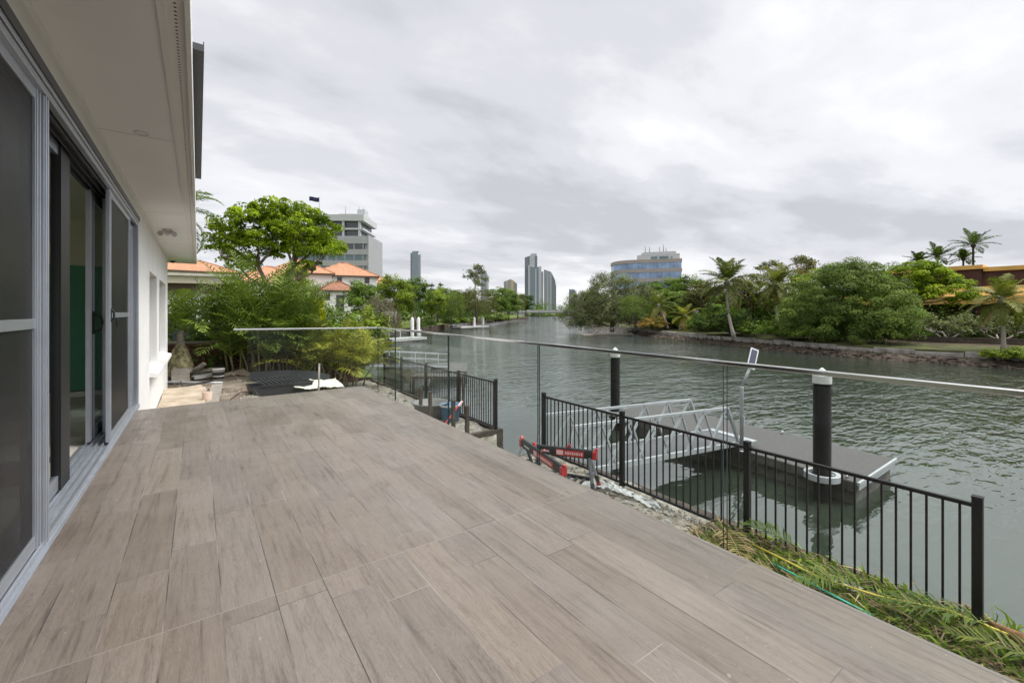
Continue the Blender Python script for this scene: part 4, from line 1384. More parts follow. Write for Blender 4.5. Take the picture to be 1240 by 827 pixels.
cm, mb = tree_parts(26, [(0, 0, 0), (0.1, 0.05, 1.6), (0, 0.1, 3.4), (0.15, 0, 5.0)], [0.25, 0.2, 0.15, 0.08],
                    [(0, 0, 4.6, 3.2, 3.0, 2.4), (-2.2, 0.4, 2.9, 2.0, 2.0, 2.0), (2.1, -0.5, 3.0, 2.1, 2.0, 2.1), (0.3, -1.9, 2.6, 2.1, 1.7, 1.9), (1.0, 0.8, 6.2, 1.6, 1.6, 1.1), (-1.1, 0.3, 6.0, 1.5, 1.5, 1.1)],
                    230, 8600, 0.8, 0.3, 30, 0.07, M['leaf_olive'], M['bark'], flat=0.9, asp=0.26, hang=0.9, ub=0.1, rb=1.0, tvar=0.2)
WEEP = make_tree('weeping_tree', 'x', (0, 0, -500), cm, mb, M['bark'])

# left bank
SP = [
    (ROUND, 'small bright round tree half hidden below the spreading forked tree', (7.0, 41.5), 6.4, 3.9, 0.3, 'leaf_light'),
    (AIRY, 'light green garden tree beside the white apartments with the hipped orange roof', (15.0, 49.0), 5.9, 5.6, 1.0, 'leaf_mid'),
    (AIRY, 'light green bushy tree in front of the small orange roofs at the lawn corner', (22.7, 60.1), 7.6, 6.4, 2.0, 'leaf_light'),
    (AIRY, 'tall light green tree with bare dark trunks rising from the lawn', (29.1, 67.7), 8.0, 6.6, 3.0, 'leaf_mid'),
    (AIRY, 'pale limbed rounded tree halfway along the lawn', (36.2, 75.0), 6.7, 6.4, 4.0, 'leaf_light'),
    (WEEP, 'pale green tree with whitish branches just before the tall gum tree', (41.4, 78.6), 6.4, 7.2, 5.0, 'leaf_feather'),
    (PINE, 'thin dark pine top poking over the left bank trees, nearer the tower', (65.3, 137.8), 12.8, 4.2, 0.5, None),
    (PINE, 'thin dark pine top poking over the left bank trees, nearer the gum tree', (69.8, 140.7), 13.4, 4.2, 1.5, None),
    (WEEP, 'broad olive weeping tree at the foot of the tall gum tree', (53.9, 89.3), 7.9, 12.0, 0.9, 'leaf_olive'),
    (ROUND, 'dense green bank tree just beyond the tall gum tree', (69.6, 104.0), 9.3, 8.8, 1.9, 'leaf_mid'),
    (ROUND, 'yellowish green bank tree below the beige tower', (86.5, 122.6), 10.0, 9.8, 2.9, 'leaf_feather'),
    (WEEP, 'dark olive bank tree second from the bridge on the lawn side', (110.1, 148.7), 10.0, 9.8, 3.9, 'leaf_olive'),
    (ROUND, 'dark rounded tree at the end of the lawn bank beside the bridge', (146.9, 191.0), 12.1, 10.4, 4.9, 'leaf_dark'),
    (ROUND, 'green tree filling the gap behind the pale limbed tree', (47, 96), 8.2, 9.5, 2.2, 'leaf_mid'),
    (ROUND, 'dark green tree behind the two light green lawn trees', (33, 86), 8.2, 9.0, 0.2, 'leaf_mid'),
    (ROUND, 'shaded tree standing behind the olive weeping tree', (62, 112), 8.6, 11.0, 5.2, 'leaf_dark'),
    (ROUND, 'green tree squeezed between the yellowish tree and the dark olive tree', (98, 138), 8.6, 9.0, 4.2, 'leaf_mid'),
    (WEEP, 'brownish twiggy bush rising behind the far end of the cane palms', (12.2, 35.4), 3.6, 3.6, 2.4, 'leaf_twig'),
    (SHRUB, 'variegated cream and green bush behind the tall cane palms', (4.0, 24.0), 3.3, 2.6, 0.2, 'leaf_varieg'),
    (SHRUB, 'clipped green bush at the near corner of the far lawn', (20.2, 54.4), 1.6, 3.0, 0.7, 'leaf_light'),
    (SHRUB, 'clipped dark bush under the tree with dark trunks', (28.8, 65.4), 1.6, 2.5, 1.7, 'leaf_dark'),
    (SHRUB, 'dark upright bush on the lawn by the pale limbed tree', (33.6, 72.0), 1.8, 2.5, 2.7, 'leaf_dark'),
    (SHRUB, 'long clipped green hedge bush in the middle of the lawn', (42.2, 80.6), 1.6, 4.2, 3.7, 'leaf_mid'),
    (SHRUB, 'low green hedge bush at the far end of the lawn', (49.6, 87.7), 1.7, 5.0, 4.7, 'leaf_mid'),
    (SHRUB, 'yellow green bush overhanging the water past the lawn', (62.7, 94.5), 2.4, 9.0, 5.7, 'leaf_feather'),
    (SHRUB, 'bright green shrub by the neighbouring jetty posts', (19.0, 57.5), 2.2, 4.0, 1.2, 'leaf_light'),
    (SHRUB, 'dark leafy shrub behind the low brick wall near the house corner', (0.0, 18.6), 3.0, 3.2, 1.9, 'leaf_dark'),
    (SHRUB, 'dark leafy shrub behind the brick wall and tall cane palms', (2.2, 18.7), 3.0, 3.4, 2.9, 'leaf_dark'),
    (SHRUB, 'mid green shrub behind the yellowish cane palms', (5.2, 19.8), 2.3, 3.6, 3.9, 'leaf_mid'),
    (SHRUB, 'green shrub in front of the white apartment annex', (9.0, 38.0), 3.4, 5.0, 4.4, 'leaf_mid'),
    (SHRUB, 'light green shrub between the apartments and the twiggy bush', (10.4, 33.5), 3.0, 4.0, 5.4, 'leaf_light'),
]
HT_ = {'leafy_tree': (7.9, 7.0), 'garden_tree': (7.7, 7.0), 'gum_tree': (14, 9), 'round_shrub': (1.95, 2.5), 'pine_tree': (11, 3.2), 'weeping_tree': (7.2, 8.0)}
for (pr, lab, (x, y), hgt, wid, rz, lm) in SP:
    h0, w0 = HT_[pr.name]
    place(pr, lab, (x, y, LZ), wid / w0, rz, M[lm] if lm else None, sz=hgt / h0)
e = place(EUC, 'tall sparse gum tree with pale trunk rising above the left bank', (57.7, 96.5, LZ), 1.1, 0.4, M['leaf_grey'], sz=1.06)

# right bank
SP = [
    (SHRUB, 'yellow and reddish leafy bush hanging over the shore by the small jetty', (55.9, 41.4), 1.9, 4.6, 0.1, 'leaf_warm'),
    (WEEP, 'feathery light green tree beside the grey green riverside tree', (55.8, 44.2), 4.9, 7.6, 0.6, 'leaf_feather'),
    (ROUND, 'green tree directly below the curved office building', (72.9, 50.6), 8.6, 8.6, 1.1, 'leaf_mid'),
    (AIRY, 'green tree just past the corner of the curved office building', (70.0, 43.6), 8.7, 7.8, 1.6, 'leaf_mid'),
    (AIRY, 'bushy tree behind the tallest coconut palm', (62.8, 36.4), 7.0, 7.4, 2.1, 'leaf_olive'),
    (AIRY, 'brownish green tree between the two tall coconut palms', (60.1, 29.4), 7.3, 7.2, 2.6, 'leaf_olive'),
    (SHRUB, 'dense round dark green shrub on the grass strip', (56.0, 33.2), 2.5, 4.0, 3.1, 'leaf_mid'),
    (ROUND, 'leafy green tree just left of the tallest coconut palm trunk', (57.0, 30.8), 4.6, 5.6, 3.6, 'leaf_mid'),
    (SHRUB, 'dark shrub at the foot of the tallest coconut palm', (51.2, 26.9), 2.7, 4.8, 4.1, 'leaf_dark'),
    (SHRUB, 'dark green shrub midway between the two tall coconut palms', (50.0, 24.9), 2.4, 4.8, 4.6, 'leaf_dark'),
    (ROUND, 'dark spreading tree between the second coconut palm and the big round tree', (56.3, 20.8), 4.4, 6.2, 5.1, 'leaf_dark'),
    (SHRUB, 'broad leaved shrub spilling over the seawall near the second coconut palm', (47.3, 20.0), 2.0, 3.4, 5.6, 'leaf_mid'),
    (SHRUB, 'glossy shrub on the seawall against the big round tree', (46.6, 17.4), 1.7, 3.4, 0.3, 'leaf_mid'),
    (ROUND, 'yellow green tree behind the big round tree', (60.6, 21.5), 7.3, 6.4, 0.8, 'leaf_light'),
    (SHRUB, 'green shrub under the bright tree by the parked car', (56.6, 10.6), 1.7, 4.0, 1.3, 'leaf_mid'),
    (SHRUB, 'bright low shrub at the water edge beneath the nearest coconut palm', (43.5, 3.5), 0.95, 2.4, 1.8, 'leaf_light'),
    (SHRUB, 'smallest bright shrub at the water edge next to the seawall end', (43.5, 4.9), 0.7, 1.4, 2.3, 'leaf_light'),
    (SHRUB, 'wide green hedge shrub before the orange building', (60.5, 5.2), 2.3, 5.4, 2.8, 'leaf_mid'),
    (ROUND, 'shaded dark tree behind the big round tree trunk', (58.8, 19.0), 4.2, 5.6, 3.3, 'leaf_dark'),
    (ROUND, 'green tree behind the leaning palm with dead fronds', (64.0, 44.8), 6.0, 7.6, 3.8, 'leaf_mid'),
    (ROUND, 'yellowish tree above the orange roof corner, behind the dense round shrub', (63.2, 40.6), 5.6, 6.0, 4.3, 'leaf_feather'),
    (ROUND, 'dark tree behind the second coconut palm', (60.5, 25.2), 5.9, 6.8, 4.8, 'leaf_mid'),
    (ROUND, 'dense tree beyond the grey green riverside tree, towards the bridge', (102.3, 96.4), 9.0, 10.0, 5.3, 'leaf_olive'),
    (WEEP, 'farthest sparse tree on the orange building bank, before the bridge', (123.3, 120.7), 11.0, 12.0, 5.8, 'leaf_grey'),
    (SHRUB, 'low dark hedge shrub farther along the far seawall lawn', (58.5, 1.5), 2.4, 5.5, 0.9, 'leaf_dark'),
    (SHRUB, 'rounded shrub under the twisted white branched tree', (55.2, 8.1), 1.3, 3.4, 1.4, 'leaf_dark'),
    (SHRUB, 'dark rounded shrub below the grass strip palm, third along the seawall', (50.6, 29.4), 2.1, 4.2, 2.2, 'leaf_dark'),
    (SHRUB, 'mid green shrub hugging the seawall under the tallest coconut palm', (48.0, 22.6), 1.5, 3.0, 3.2, 'leaf_mid'),
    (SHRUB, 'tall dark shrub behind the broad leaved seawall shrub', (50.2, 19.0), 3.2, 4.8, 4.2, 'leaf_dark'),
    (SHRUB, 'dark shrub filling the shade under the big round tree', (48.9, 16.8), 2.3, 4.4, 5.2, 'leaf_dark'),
    (SHRUB, 'tall leafy shrub just right of the second coconut palm trunk', (53.6, 20.6), 3.6, 4.8, 0.4, 'leaf_mid'),
    (SHRUB, 'leafy shrub between the tallest palm trunk and the dark shrubs', (52.2, 27.0), 3.4, 4.4, 1.1, 'leaf_mid'),
    (SHRUB, 'dark green shrub at the back of the grass strip behind the round shrub', (60.2, 33.4), 3.4, 6.0, 1.9, 'leaf_dark'),
    (SHRUB, 'mid green shrub beneath the leaning palm with dead fronds', (60.4, 40.4), 2.8, 5.0, 2.5, 'leaf_mid'),
    (SHRUB, 'dark shrub between the lime tree trunk and the frangipani', (58.2, 8.6), 2.0, 4.4, 3.7, 'leaf_dark'),
]
for (pr, lab, (x, y), hgt, wid, rz, lm) in SP:
    h0, w0 = HT_[pr.name]
    place(pr, lab, (x, y, RZ if x > 46 else -1.9), wid / w0, rz, M[lm] if lm else None, sz=hgt / h0)
place(EUC, 'dark sparse gum tree top above the second coconut palm', (83.9, 35.7, RZ), 0.95, 2.4, M['leaf_olive'], sz=0.84)
place(EUC, 'widest dark sparse gum tree behind the yellow green tree', (81.3, 30.1, RZ), 1.1, 3.4, M['leaf_olive'], sz=0.84)
for pr in (ROUND, AIRY, EUC, SHRUB, PINE, WEEP):
    for ch in list(pr.children):
        bpy.data.objects.remove(ch)
    bpy.data.objects.remove(pr)

# the big round tree overhanging the seawall
cm, mb = tree_parts(31, [(0, 0, -0.2), (0.05, 0.1, 0.8), (0.1, 0, 2.0), (0, 0.1, 3.6)], [0.3, 0.26, 0.22, 0.12],
                    [(0, 0, 3.9, 3.9, 4.2, 3.4), (-1.4, 2.7, 2.5, 2.5, 2.4, 2.2), (-1.5, -2.9, 2.7, 2.5, 2.4, 2.2), (-2.4, 0, 1.9, 2.2, 2.9, 1.9), (-1.6, 3.2, 1.3, 1.8, 1.6, 1.2), (-1.6, -3.4, 1.5, 1.8, 1.6, 1.2), (0.8, 1.2, 5.5, 2.4, 2.5, 1.8), (0, -1.3, 5.5, 2.4, 2.6, 1.75), (-0.6, 0, 6.2, 2.0, 2.2, 1.2)],
                    470, 80000, 0.78, 0.165, 14, 0.1, M['leaf_feather'], M['bark_dark'], flat=0.75, asp=0.5, lowcut=-0.85, ub=0.45, ob=1.5, rb=0.45, inner=0.02, tvar=0.2, lump=True)
make_tree('round_tree', 'big dense round crowned tree overhanging the far seawall', (48.6, 14.5, -1.75), cm, mb, M['bark_dark'])
# bright tree with visible grey trunk
cm, mb = tree_parts(32, [(0, 0, 0), (0.1, -0.2, 1.2), (0, 0.1, 2.4), (0.3, 0, 3.6)], [0.42, 0.32, 0.26, 0.16],
                    [(0, -0.6, 6.0, 2.6, 2.8, 1.6), (-0.4, 2.1, 5.0, 2.0, 1.9, 1.6), (-0.3, -3.2, 4.3, 2.0, 2.0, 1.4), (-1.6, -0.5, 4.2, 1.8, 2.3, 1.2), (0.4, -2.0, 5.4, 2.0, 2.0, 1.4), (0, 2.9, 3.5, 1.4, 1.4, 1.1), (0, -4.2, 3.3, 1.1, 1.1, 0.9)],
                    170, 20000, 0.72, 0.23, 26, 0.14, M['leaf_lime'], M['bark_pale'], flat=0.55, lump=True, ub=0.8, rb=0.6, asp=0.6, tvar=0.2)
make_tree('bright_tree', 'bright lime green tree with grey forked trunk before the orange building', (60.6, 13.0, -1.2), cm, mb, M['bark_pale'])
# grey green riverside tree
cm, mb = tree_parts(33, [(0, 0, -0.3), (0.2, 0.1, 1.5), (0, 0.2, 3.2), (0.4, 0.2, 5.2)], [0.36, 0.3, 0.24, 0.12],
                    [(0.5, -0.5, 6.0, 4.4, 4.4, 3.0), (-2.6, 2.9, 3.6, 3.0, 3.0, 3.0), (3.0, -3.0, 4.6, 2.8, 2.8, 2.8), (-2.4, -1.2, 3.0, 3.0, 3.0, 2.6), (0, 0.5, 8.2, 2.6, 2.6, 1.4), (-4.2, 3.6, 1.9, 2.2, 2.2, 1.7), (-1.2, -3.4, 2.2, 2.4, 2.0, 1.8), (-3.6, 0.6, 1.7, 2.2, 2.4, 1.5)],
                    600, 42000, 0.85, 0.24, 60, 0.1, M['leaf_grey'], M['bark_pale'], flat=0.8, asp=0.42, lowcut=-0.75, inner=0.28, tvar=0.2)
t = make_tree('riverside_tree', 'large grey green tree with twiggy outline leaning over the small far jetty', (58.4, 51.4, -1.9), cm, mb, M['bark_pale'])
t.scale = (1.22, 1.22, 1.04)


# frangipani: pale bent branches with leaf tufts at the tips
def frangipani(seed, label, loc, s):
    rng = np.random.default_rng(seed)
    mb = MB(); tips = []

    def br(p, d_, l, r, depth):
        q = p + d_ * l
        mb.tube([tuple(p), tuple(p + d_ * l * 0.5 + rng.normal(size=3) * 0.05 * l), tuple(q)], [r, r * 0.85, r * 0.75], 6)
        if depth == 0:
            tips.append(q); return
        for k in range(3 if rng.random() < 0.5 else 2):
            nd = d_ + rng.normal(size=3) * 0.62; nd[2] = abs(nd[2]) * 0.55 + 0.12
            br(q, nd / np.linalg.norm(nd), l * 0.74, r * 0.72, depth - 1)
    for k in range(4):
        a = k * 1.6 + rng.uniform(0, 0.5)
        br(np.array([0, 0, 0.0]), unit(np.array([[math.cos(a) * 0.85, math.sin(a) * 0.85, 0.75]]))[0], 1.0, 0.085, 4)
    tips = np.array(tips)
    P = np.repeat(tips, 16, 0) + rng.normal(size=(len(tips) * 16, 3)) * 0.15
    out = unit(P - np.repeat(tips, 16, 0))
    v, f, t_ = leaf_quads(P, out, np.full(len(P), 0.27) * rng.uniform(0.7, 1.2, len(P)), rng.uniform(0.1, 0.9, len(P)), rng, 0.8, 0.5, 0.5, 0.38)
    cm = mesh_np('crown', v, f, t_, [M['leaf_grey']])
    t = make_tree('frangipani_tree', label, loc, cm, mb, M['bark_pale'])
    t.scale = (s, s, s * 0.92)


frangipani(41, 'low frangipani with bent pale branches nearer the bright lime tree', (52.6, 8.6, -1.25), 1.08)
frangipani(42, 'low frangipani with bent pale branches behind the nearest coconut palm', (53.2, 5.6, -1.25), 1.0)
frangipani(43, 'low frangipani at the far end beside the wide hedge shrub', (56.0, 2.6, -1.25), 1.0)

# coconut palms and others on the far bank
coconut(51, 'tallest coconut palm with curved grey trunk beside the grass strip', (46.0, 23.7, -1.5), (47.6, 25.3, 4.5), 0.17, 24, 4.1, 0.95, 0.10, 86, -38, 1.35, dead=2, bend=-0.35, tone=(0.1, 0.6))
coconut(52, 'straight coconut palm with drooping yellowish fronds behind the seawall shrub', (51.8, 21.9, -1.25), (53.4, 22.7, 4.3), 0.19, 26, 3.7, 0.9, 0.10, 80, -45, 1.6, dead=2, tone=(0.3, 0.9))
coconut(53, 'brownish palm partly hidden beyond the tallest coconut palm', (63.6, 30.4, -1.25), (63.7, 30.6, 3.8), 0.16, 15, 3.2, 0.8, 0.08, 75, -40, 1.4, leafm='palm_yel', dead=3, tone=(0.5, 1.0))
coconut(54, 'short leaning palm with yellow lower fronds on the grass strip', (57.2, 37.4, -1.4), (58.1, 37.1, 0.6), 0.17, 14, 3.1, 0.8, 0.08, 80, -35, 1.4, leafm='palm_yel', dead=4, tone=(0.3, 0.9))
coconut(55, 'leaning palm with hanging dead fronds by the reddish shore bush', (57.0, 39.2, -1.4), (58.2, 41.8, 2.2), 0.16, 18, 3.6, 0.85, 0.08, 84, -45, 1.4, dead=6)
coconut(56, 'nearest coconut palm with straight grey trunk before the orange building', (45.7, 4.65, -1.5), (45.9, 4.75, 2.0), 0.13, 20, 2.5, 0.66, 0.065, 84, -35, 1.5, dead=1, tone=(0.3, 0.85), nl=40)
for k, (lab, top, L) in enumerate((('smaller dark palm crown above the orange roofline, second from the tall one', (110.1, 19.3, 11.3), 3.4), ('tallest dark palm with visible trunk above the orange roofline', (112.5, 15.1, 13.1), 4.1),
                                  ('tiny dark palm crown above the roofline closest to the lime green tree', (120.6, 24.0, 11.6), 2.9), ('tiny dark palm crown between the two larger roofline palms', (125.3, 18.2, 11.9), 2.8))):
    coconut(60 + k, lab, (top[0], top[1], -1.2), top, 0.2, 15, L, 0.9, 0.13, 80, -12, 0.85, leafm='palm', name='tall_palm', nl=26, tone=(0.0, 0.3), group='palms above the roofline', trunkm='bark_dark')

# palm whose fronds hang past the eave
coconut(70, 'tall palm behind the house with fronds hanging beside the eave', (-2.9, 33.6, LZ), (-1.35, 31.8, 6.9), 0.16, 18, 3.5, 0.8, 0.07, 70, -25, 2.2, leafm='palm', name='tall_palm', nl=44, tone=(0.2, 0.6), dead=2)

# garden palms behind the deck
yp = thing('young_palm', 'young transplanted palm with wrapped root ball against the brick wall', 'palm', (-0.42, 16.0, -0.3))
rng = np.random.default_rng(71)
mb = MB(); mb.tube([(0, 0, 0.3), (0.02, 0, 0.6), (0.0, 0, 0.85), (0.03, 0, 1.02)], [0.10, 0.095, 0.085, 0.07], 12); mb.build('trunk', M['cane_pale'], yp, local=True)
mb = MB(); mb.lathe((0, 0, 0), [(0.36, -0.25), (0.33, -0.05), (0.26, 0.2), (0.19, 0.45), (0.11, 0.6)], 16)
mb.build('root_wrap', mat('burlap_wrap', (0.42, 0.38, 0.20), 0.9, col2=(0.08, 0.07, 0.05), vscale=9, bump=0.4), yp, local=True)
link_mesh('fronds', fronds_mesh('fronds', palm_specs(rng, (0.03, 0, 1.0), 13, 1.7, 24, 0.5, 0.045, 84, 18, 1.25, 0.5, (0.4, 0.9), 0.35), rng, [M['palm']]), yp)
for k, (lab, base, nc, h, nf, L, lm, tn) in enumerate((
        ('dark cane palm clump nearest the house, beside the wrapped young palm', (1.05, 16.5, -1.1), 8, 1.95, 8, 2.1, 'palm', (0.15, 0.6)),
        ('tall dark cane palm clump second from the young palm', (1.7, 16.1, -1.25), 10, 2.55, 8, 2.3, 'palm', (0.2, 0.7)),
        ('tall feathery cane palm clump in the middle of the row', (2.45, 16.2, -1.35), 10, 2.35, 8, 2.2, 'palm', (0.15, 0.65)),
        ('mixed green cane palm clump behind the glass end panel', (3.1, 15.9, -1.4), 8, 1.35, 7, 1.8, 'palm_yel', (0.05, 0.5)),
        ('yellowish cane palm clump behind the metal stake', (3.75, 15.8, -1.42), 7, 1.1, 7, 1.7, 'palm_yel', (0.2, 0.9)),
        ('yellowest cane palm clump at the brick wall end', (4.5, 16.0, -1.45), 6, 0.9, 7, 1.6, 'palm_yel', (0.3, 1.0)))):
    cane_palm(80 + k, lab, base, nc, h, nf - 1, L, 0.5, 0.04, lm, 0.32, tn, group='cane palms along the brick wall', nl=19)
lp = thing('lime_palm', 'upright lime yellow palm spear rising above the cane palms', 'palm', (3.55, 16.9, -1.4))
rng = np.random.default_rng(90)
mb = MB(); mb.tube([(0, 0, 0), (0, 0, 1.8)], [0.05, 0.035], 8); mb.build('stem', M['cane'], lp, local=True)
link_mesh('fronds', fronds_mesh('fronds', [dict(org=(0, 0, 1.75), az=k * 1.05, el=R(84), L=1.45, droop=0.2, nl=40, ll=0.2, wl=0.09, hang=0.1, tone=0.8, vee=0.9) for k in range(6)], rng, [M['leaf_yellow']]), lp)

# far woods behind the bridge and the left bank, one continuous mass
def wood(name, seed, blobs, ncl, nlf, rc, size, lm):
    rng = np.random.default_rng(seed)
    v, f, t_, _ = crown(rng, blobs, ncl, nlf, rc, size, flat=0.7, lowcut=-0.95, tvar=0.2)
    o = link_mesh(name, mesh_np(name, v, f, t_, [lm]))
    tag(o, kind='stuff')
    return o


rng = np.random.default_rng(5)
bl = []
for k in range(26):
    t_ = k / 25
    bl.append((188 + 112 * t_ + rng.normal() * 3, 334 - 84 * t_ + rng.normal() * 3, 2.0, 8, 8, 5.5 + rng.uniform(0, 4)))
wd = wood('distant_wood', 91, bl, 620, 15000, 2.6, 1.1, M['leaf_mid'])
tag(wd, 'mass of green trees behind the low concrete bridge', 'woodland')
bl = []
for k in range(34):
    t_ = k / 33
    bl.append((36 + 110 * t_ + rng.normal() * 4, 110 + 130 * t_ + rng.normal() * 4, 1.5, 7, 7, 4.5 + rng.uniform(0, 2)))
wd = wood('distant_wood', 92, bl, 620, 14000, 2.4, 0.9, M['leaf_dark'])
tag(wd, 'dark mass of trees behind the left bank lawn trees', 'woodland')
bl = []
for k in range(20):
    t_ = k / 19
    bl.append((64.2 + rng.normal() * 0.6, 2 + 44 * t_, -0.2, 1.8, 2.6, 1.6 + rng.uniform(0, 1.2)))
wd = wood('undergrowth', 93, bl, 420, 11000, 0.9, 0.3, M['leaf_dark'])
tag(wd, 'dark undergrowth along the foot of the orange building', 'undergrowth')

# ================================================================== BUILDINGS
def fp(px, d):
    pass


def box_house(name, label, loc, rz, w, d_, zw, roof_h, over, wins, roofm=None, wallm=None, hip=0.5, group=None):
    """rendered house with a hipped tiled roof; local -Y faces the river. wins: (x, z, w, h)"""
    t = thing(name, label, 'house', loc, rz, group)
    g = MB(); g.box(-w / 2, 0, -0.5, w / 2, d_, zw); g.build('wall', wallm or M['white_wall'], t, local=True)
    g = MB()
    a, b_ = w / 2 + over, d_ + over
    rx = max(0.3, w / 2 - d_ * hip)
    vs = [(-a, -over, zw), (a, -over, zw), (a, b_, zw), (-a, b_, zw), (-rx, d_ / 2, zw + roof_h), (rx, d_ / 2, zw + roof_h),
          (-a, -over, zw - 0.2), (a, -over, zw - 0.2), (a, b_, zw - 0.2), (-a, b_, zw - 0.2)]
    g.add(vs, [(0, 1, 5, 4), (1, 2, 5), (2, 3, 4, 5), (3, 0, 4)], 0)
    g.add(vs, [(6, 7, 1, 0), (7, 8, 2, 1), (8, 9, 3, 2), (9, 6, 0, 3), (9, 8, 7, 6)], 1)
    r_ = g.build('roof', [roofm or M['roof_tile'], M['dark_brown']], t, local=True)
    g = MB()
    g.tube([(-rx, d_ / 2, zw + roof_h + 0.03), (rx, d_ / 2, zw + roof_h + 0.03)], 0.09, 6)
    for sx in (-1, 1):
        for yy in (-over, b_):
            g.tube([(sx * rx, d_ / 2, zw + roof_h + 0.03), (sx * a, yy, zw + 0.03)], 0.08, 6)
    g.build('ridge_tiles', roofm or M['roof_tile'], r_, local=True)
    for (x, z, ww, hh) in wins:
        g = MB(); g.box(x - ww / 2 - 0.06, -0.05, z - 0.06, x + ww / 2 + 0.06, 0.06, z); g.box(x - ww / 2 - 0.06, -0.05, z + hh, x + ww / 2 + 0.06, 0.06, z + hh + 0.06)
        g.box(x - ww / 2 - 0.06, -0.05, z, x - ww / 2, 0.06, z + hh); g.box(x + ww / 2, -0.05, z, x + ww / 2 + 0.06, 0.06, z + hh); g.box(x - 0.03, -0.045, z, x + 0.03, 0.05, z + hh)
        wo_ = g.build('window', M['dark_brown'], t, local=True)
        g = MB(); g.box(x - ww / 2, -0.02, z, x + ww / 2, -0.01, z + hh); g.build('pane', M['win_glass'], wo_, local=True)
    return t


def facing(x, y, extra=0.0):
    return -math.atan2(x, y) + extra


# beige flat-roofed neighbour
bh = thing('flat_roof_house', 'low neighbouring house with wide cream roof fascia behind the garden palms', 'house', (-3, 28.2, -1.2), R(-8))
g = MB(); g.box(-8, -0.1, 3.92, 4.7, 9, 4.3); g.build('fascia', M['cream'], bh, local=True, bevel=0.02)
g = MB(); g.box(-8.1, -0.25, 4.3, 4.8, 9.1, 4.42); g.build('roof', mat('sheet_roof', (0.5, 0.46, 0.40), 0.6, var=0.1), bh, local=True)
g = MB(); g.box(-8, 0.3, -0.5, 4.3, 8.8, 3.45); wl_ = g.build('wall', M['white_wall'], bh, local=True)
g = MB(); g.box(-8, 0.15, 3.45, 4.4, 8.9, 3.92); g.build('eave_band', M['dark_brown'], bh, local=True)
g = MB(); g.box(1.0, 0.24, 0.4, 2.9, 0.296, 2.3); g.build('window', M['win_glass'], bh, local=True)

box_house('apartment_house', 'white apartment block with hipped orange tile roof below the hotel', (18.3, 69.6, -1.3), facing(18.3, 69.6), 9.6, 8.5, 8.2, 2.3, 0.35,
          [(-3.1, 7.0, 1.7, 0.9), (-0.7, 7.1, 0.55, 0.75), (3.3, 7.1, 0.6, 0.75), (-1.5, 3.5, 1.2, 1.3), (2.2, 3.5, 1.2, 1.3)], group='orange roofed apartments')
box_house('apartment_house', 'small white annex with brownish tile roof before the hipped apartment block', (15.3, 61.5, -1.3), facing(15.3, 61.5), 4.6, 4.2, 5.5, 1.3, 0.3,
          [(-1.2, 4.2, 0.35, 0.7), (0.3, 2.6, 0.9, 2.2), (1.6, 3.4, 0.45, 1.3), (2.05, 3.6, 0.3, 1.0)], roofm=mat('old_tile', (0.26, 0.13, 0.085), 0.85, var=0.3, vscale=3), group='orange roofed apartments')
box_house('apartment_house', 'white house with orange roof nearest the eave corner', (-1.2, 72, -1.3), facing(-1.2, 72), 11.5, 8, 8.05, 1.7, 0.4, [(-2.6, 6.9, 1.2, 0.6), (0.5, 6.9, 0.8, 0.6), (3.2, 6.9, 1.4, 0.6)], group='orange roofed apartments')
box_house('apartment_house', 'long low orange roof seen beneath the spreading tree', (7.0, 60.5, -1.3), facing(7.0, 60.5), 8.0, 9, 6.2, 2.3, 0.4, [(-3.2, 5.0, 1.0, 0.7), (1.0, 5.0, 1.0, 0.7)], group='orange roofed apartments')
box_house('apartment_house', 'orange roof just behind the trunk of the spreading tree', (11.5, 66, -1.3), facing(11.5, 66), 8.0, 8, 8.0, 2.2, 0.4, [(-1.5, 6.6, 1.0, 0.8)], group='orange roofed apartments')
box_house('apartment_house', 'white apartments with small orange roof above the lawn trees', (29.0, 84, -1.3), facing(29.0, 84), 6.0, 7, 8.4, 1.2, 0.3, [(-1.8, 6.6, 1.0, 1.2), (0.6, 6.6, 1.0, 1.2), (0.6, 3.6, 1.0, 1.3)], group='orange roofed apartments')
box_house('apartment_house', 'white gabled apartments right beside the hipped block, partly hidden by trees', (24.3, 76, -1.3), facing(24.3, 76), 4.5, 6, 7.6, 1.2, 0.3, [(-0.9, 6.0, 0.8, 1.2), (0.9, 6.0, 0.8, 1.2), (0.0, 3.3, 0.8, 1.2)], group='orange roofed apartments')

# hotel slab
M['hotel_grey'] = mat('hotel_grey', (0.34, 0.345, 0.355), 0.7, var=0.04, vscale=0.3)
M['hotel_dark'] = mat('hotel_endwall', (0.31, 0.315, 0.325), 0.7, var=0.04, vscale=0.3)
M['far_white'] = mat('far_white', (0.47, 0.48, 0.49), 0.7)
M['teal_glass'] = mat('teal_glass', (0.085, 0.145, 0.16), 0.15, 0, 0.8, var=0.3, vscale=0.6)
M['dark_glass'] = mat('dark_glass', (0.035, 0.042, 0.052), 0.12, 0, 0.8, var=0.3, vscale=0.5)
M['blue_glass'] = mat('blue_glass', (0.20, 0.29, 0.42), 0.12, 0.5, 0.9, var=0.35, vscale=0.35)
ho = thing('hotel_tower', 'grey hotel slab with banded windows and recessed top floor behind the orange roofs', 'hotel', (46.2, 147.5, -1.3), facing(46.2, 147.5, R(-17)))
W_, D_ = 25, 17
g = MB(); g.box(-W_, 0.3, 0, 0, D_, 28.2); g.build('wall', [M['hotel_grey']], ho, local=True)
g = MB(); g.box(0.0, 0.0, 0, 0.4, D_ + 0.2, 28.5); g.build('end_wall', M['hotel_dark'], ho, local=True)
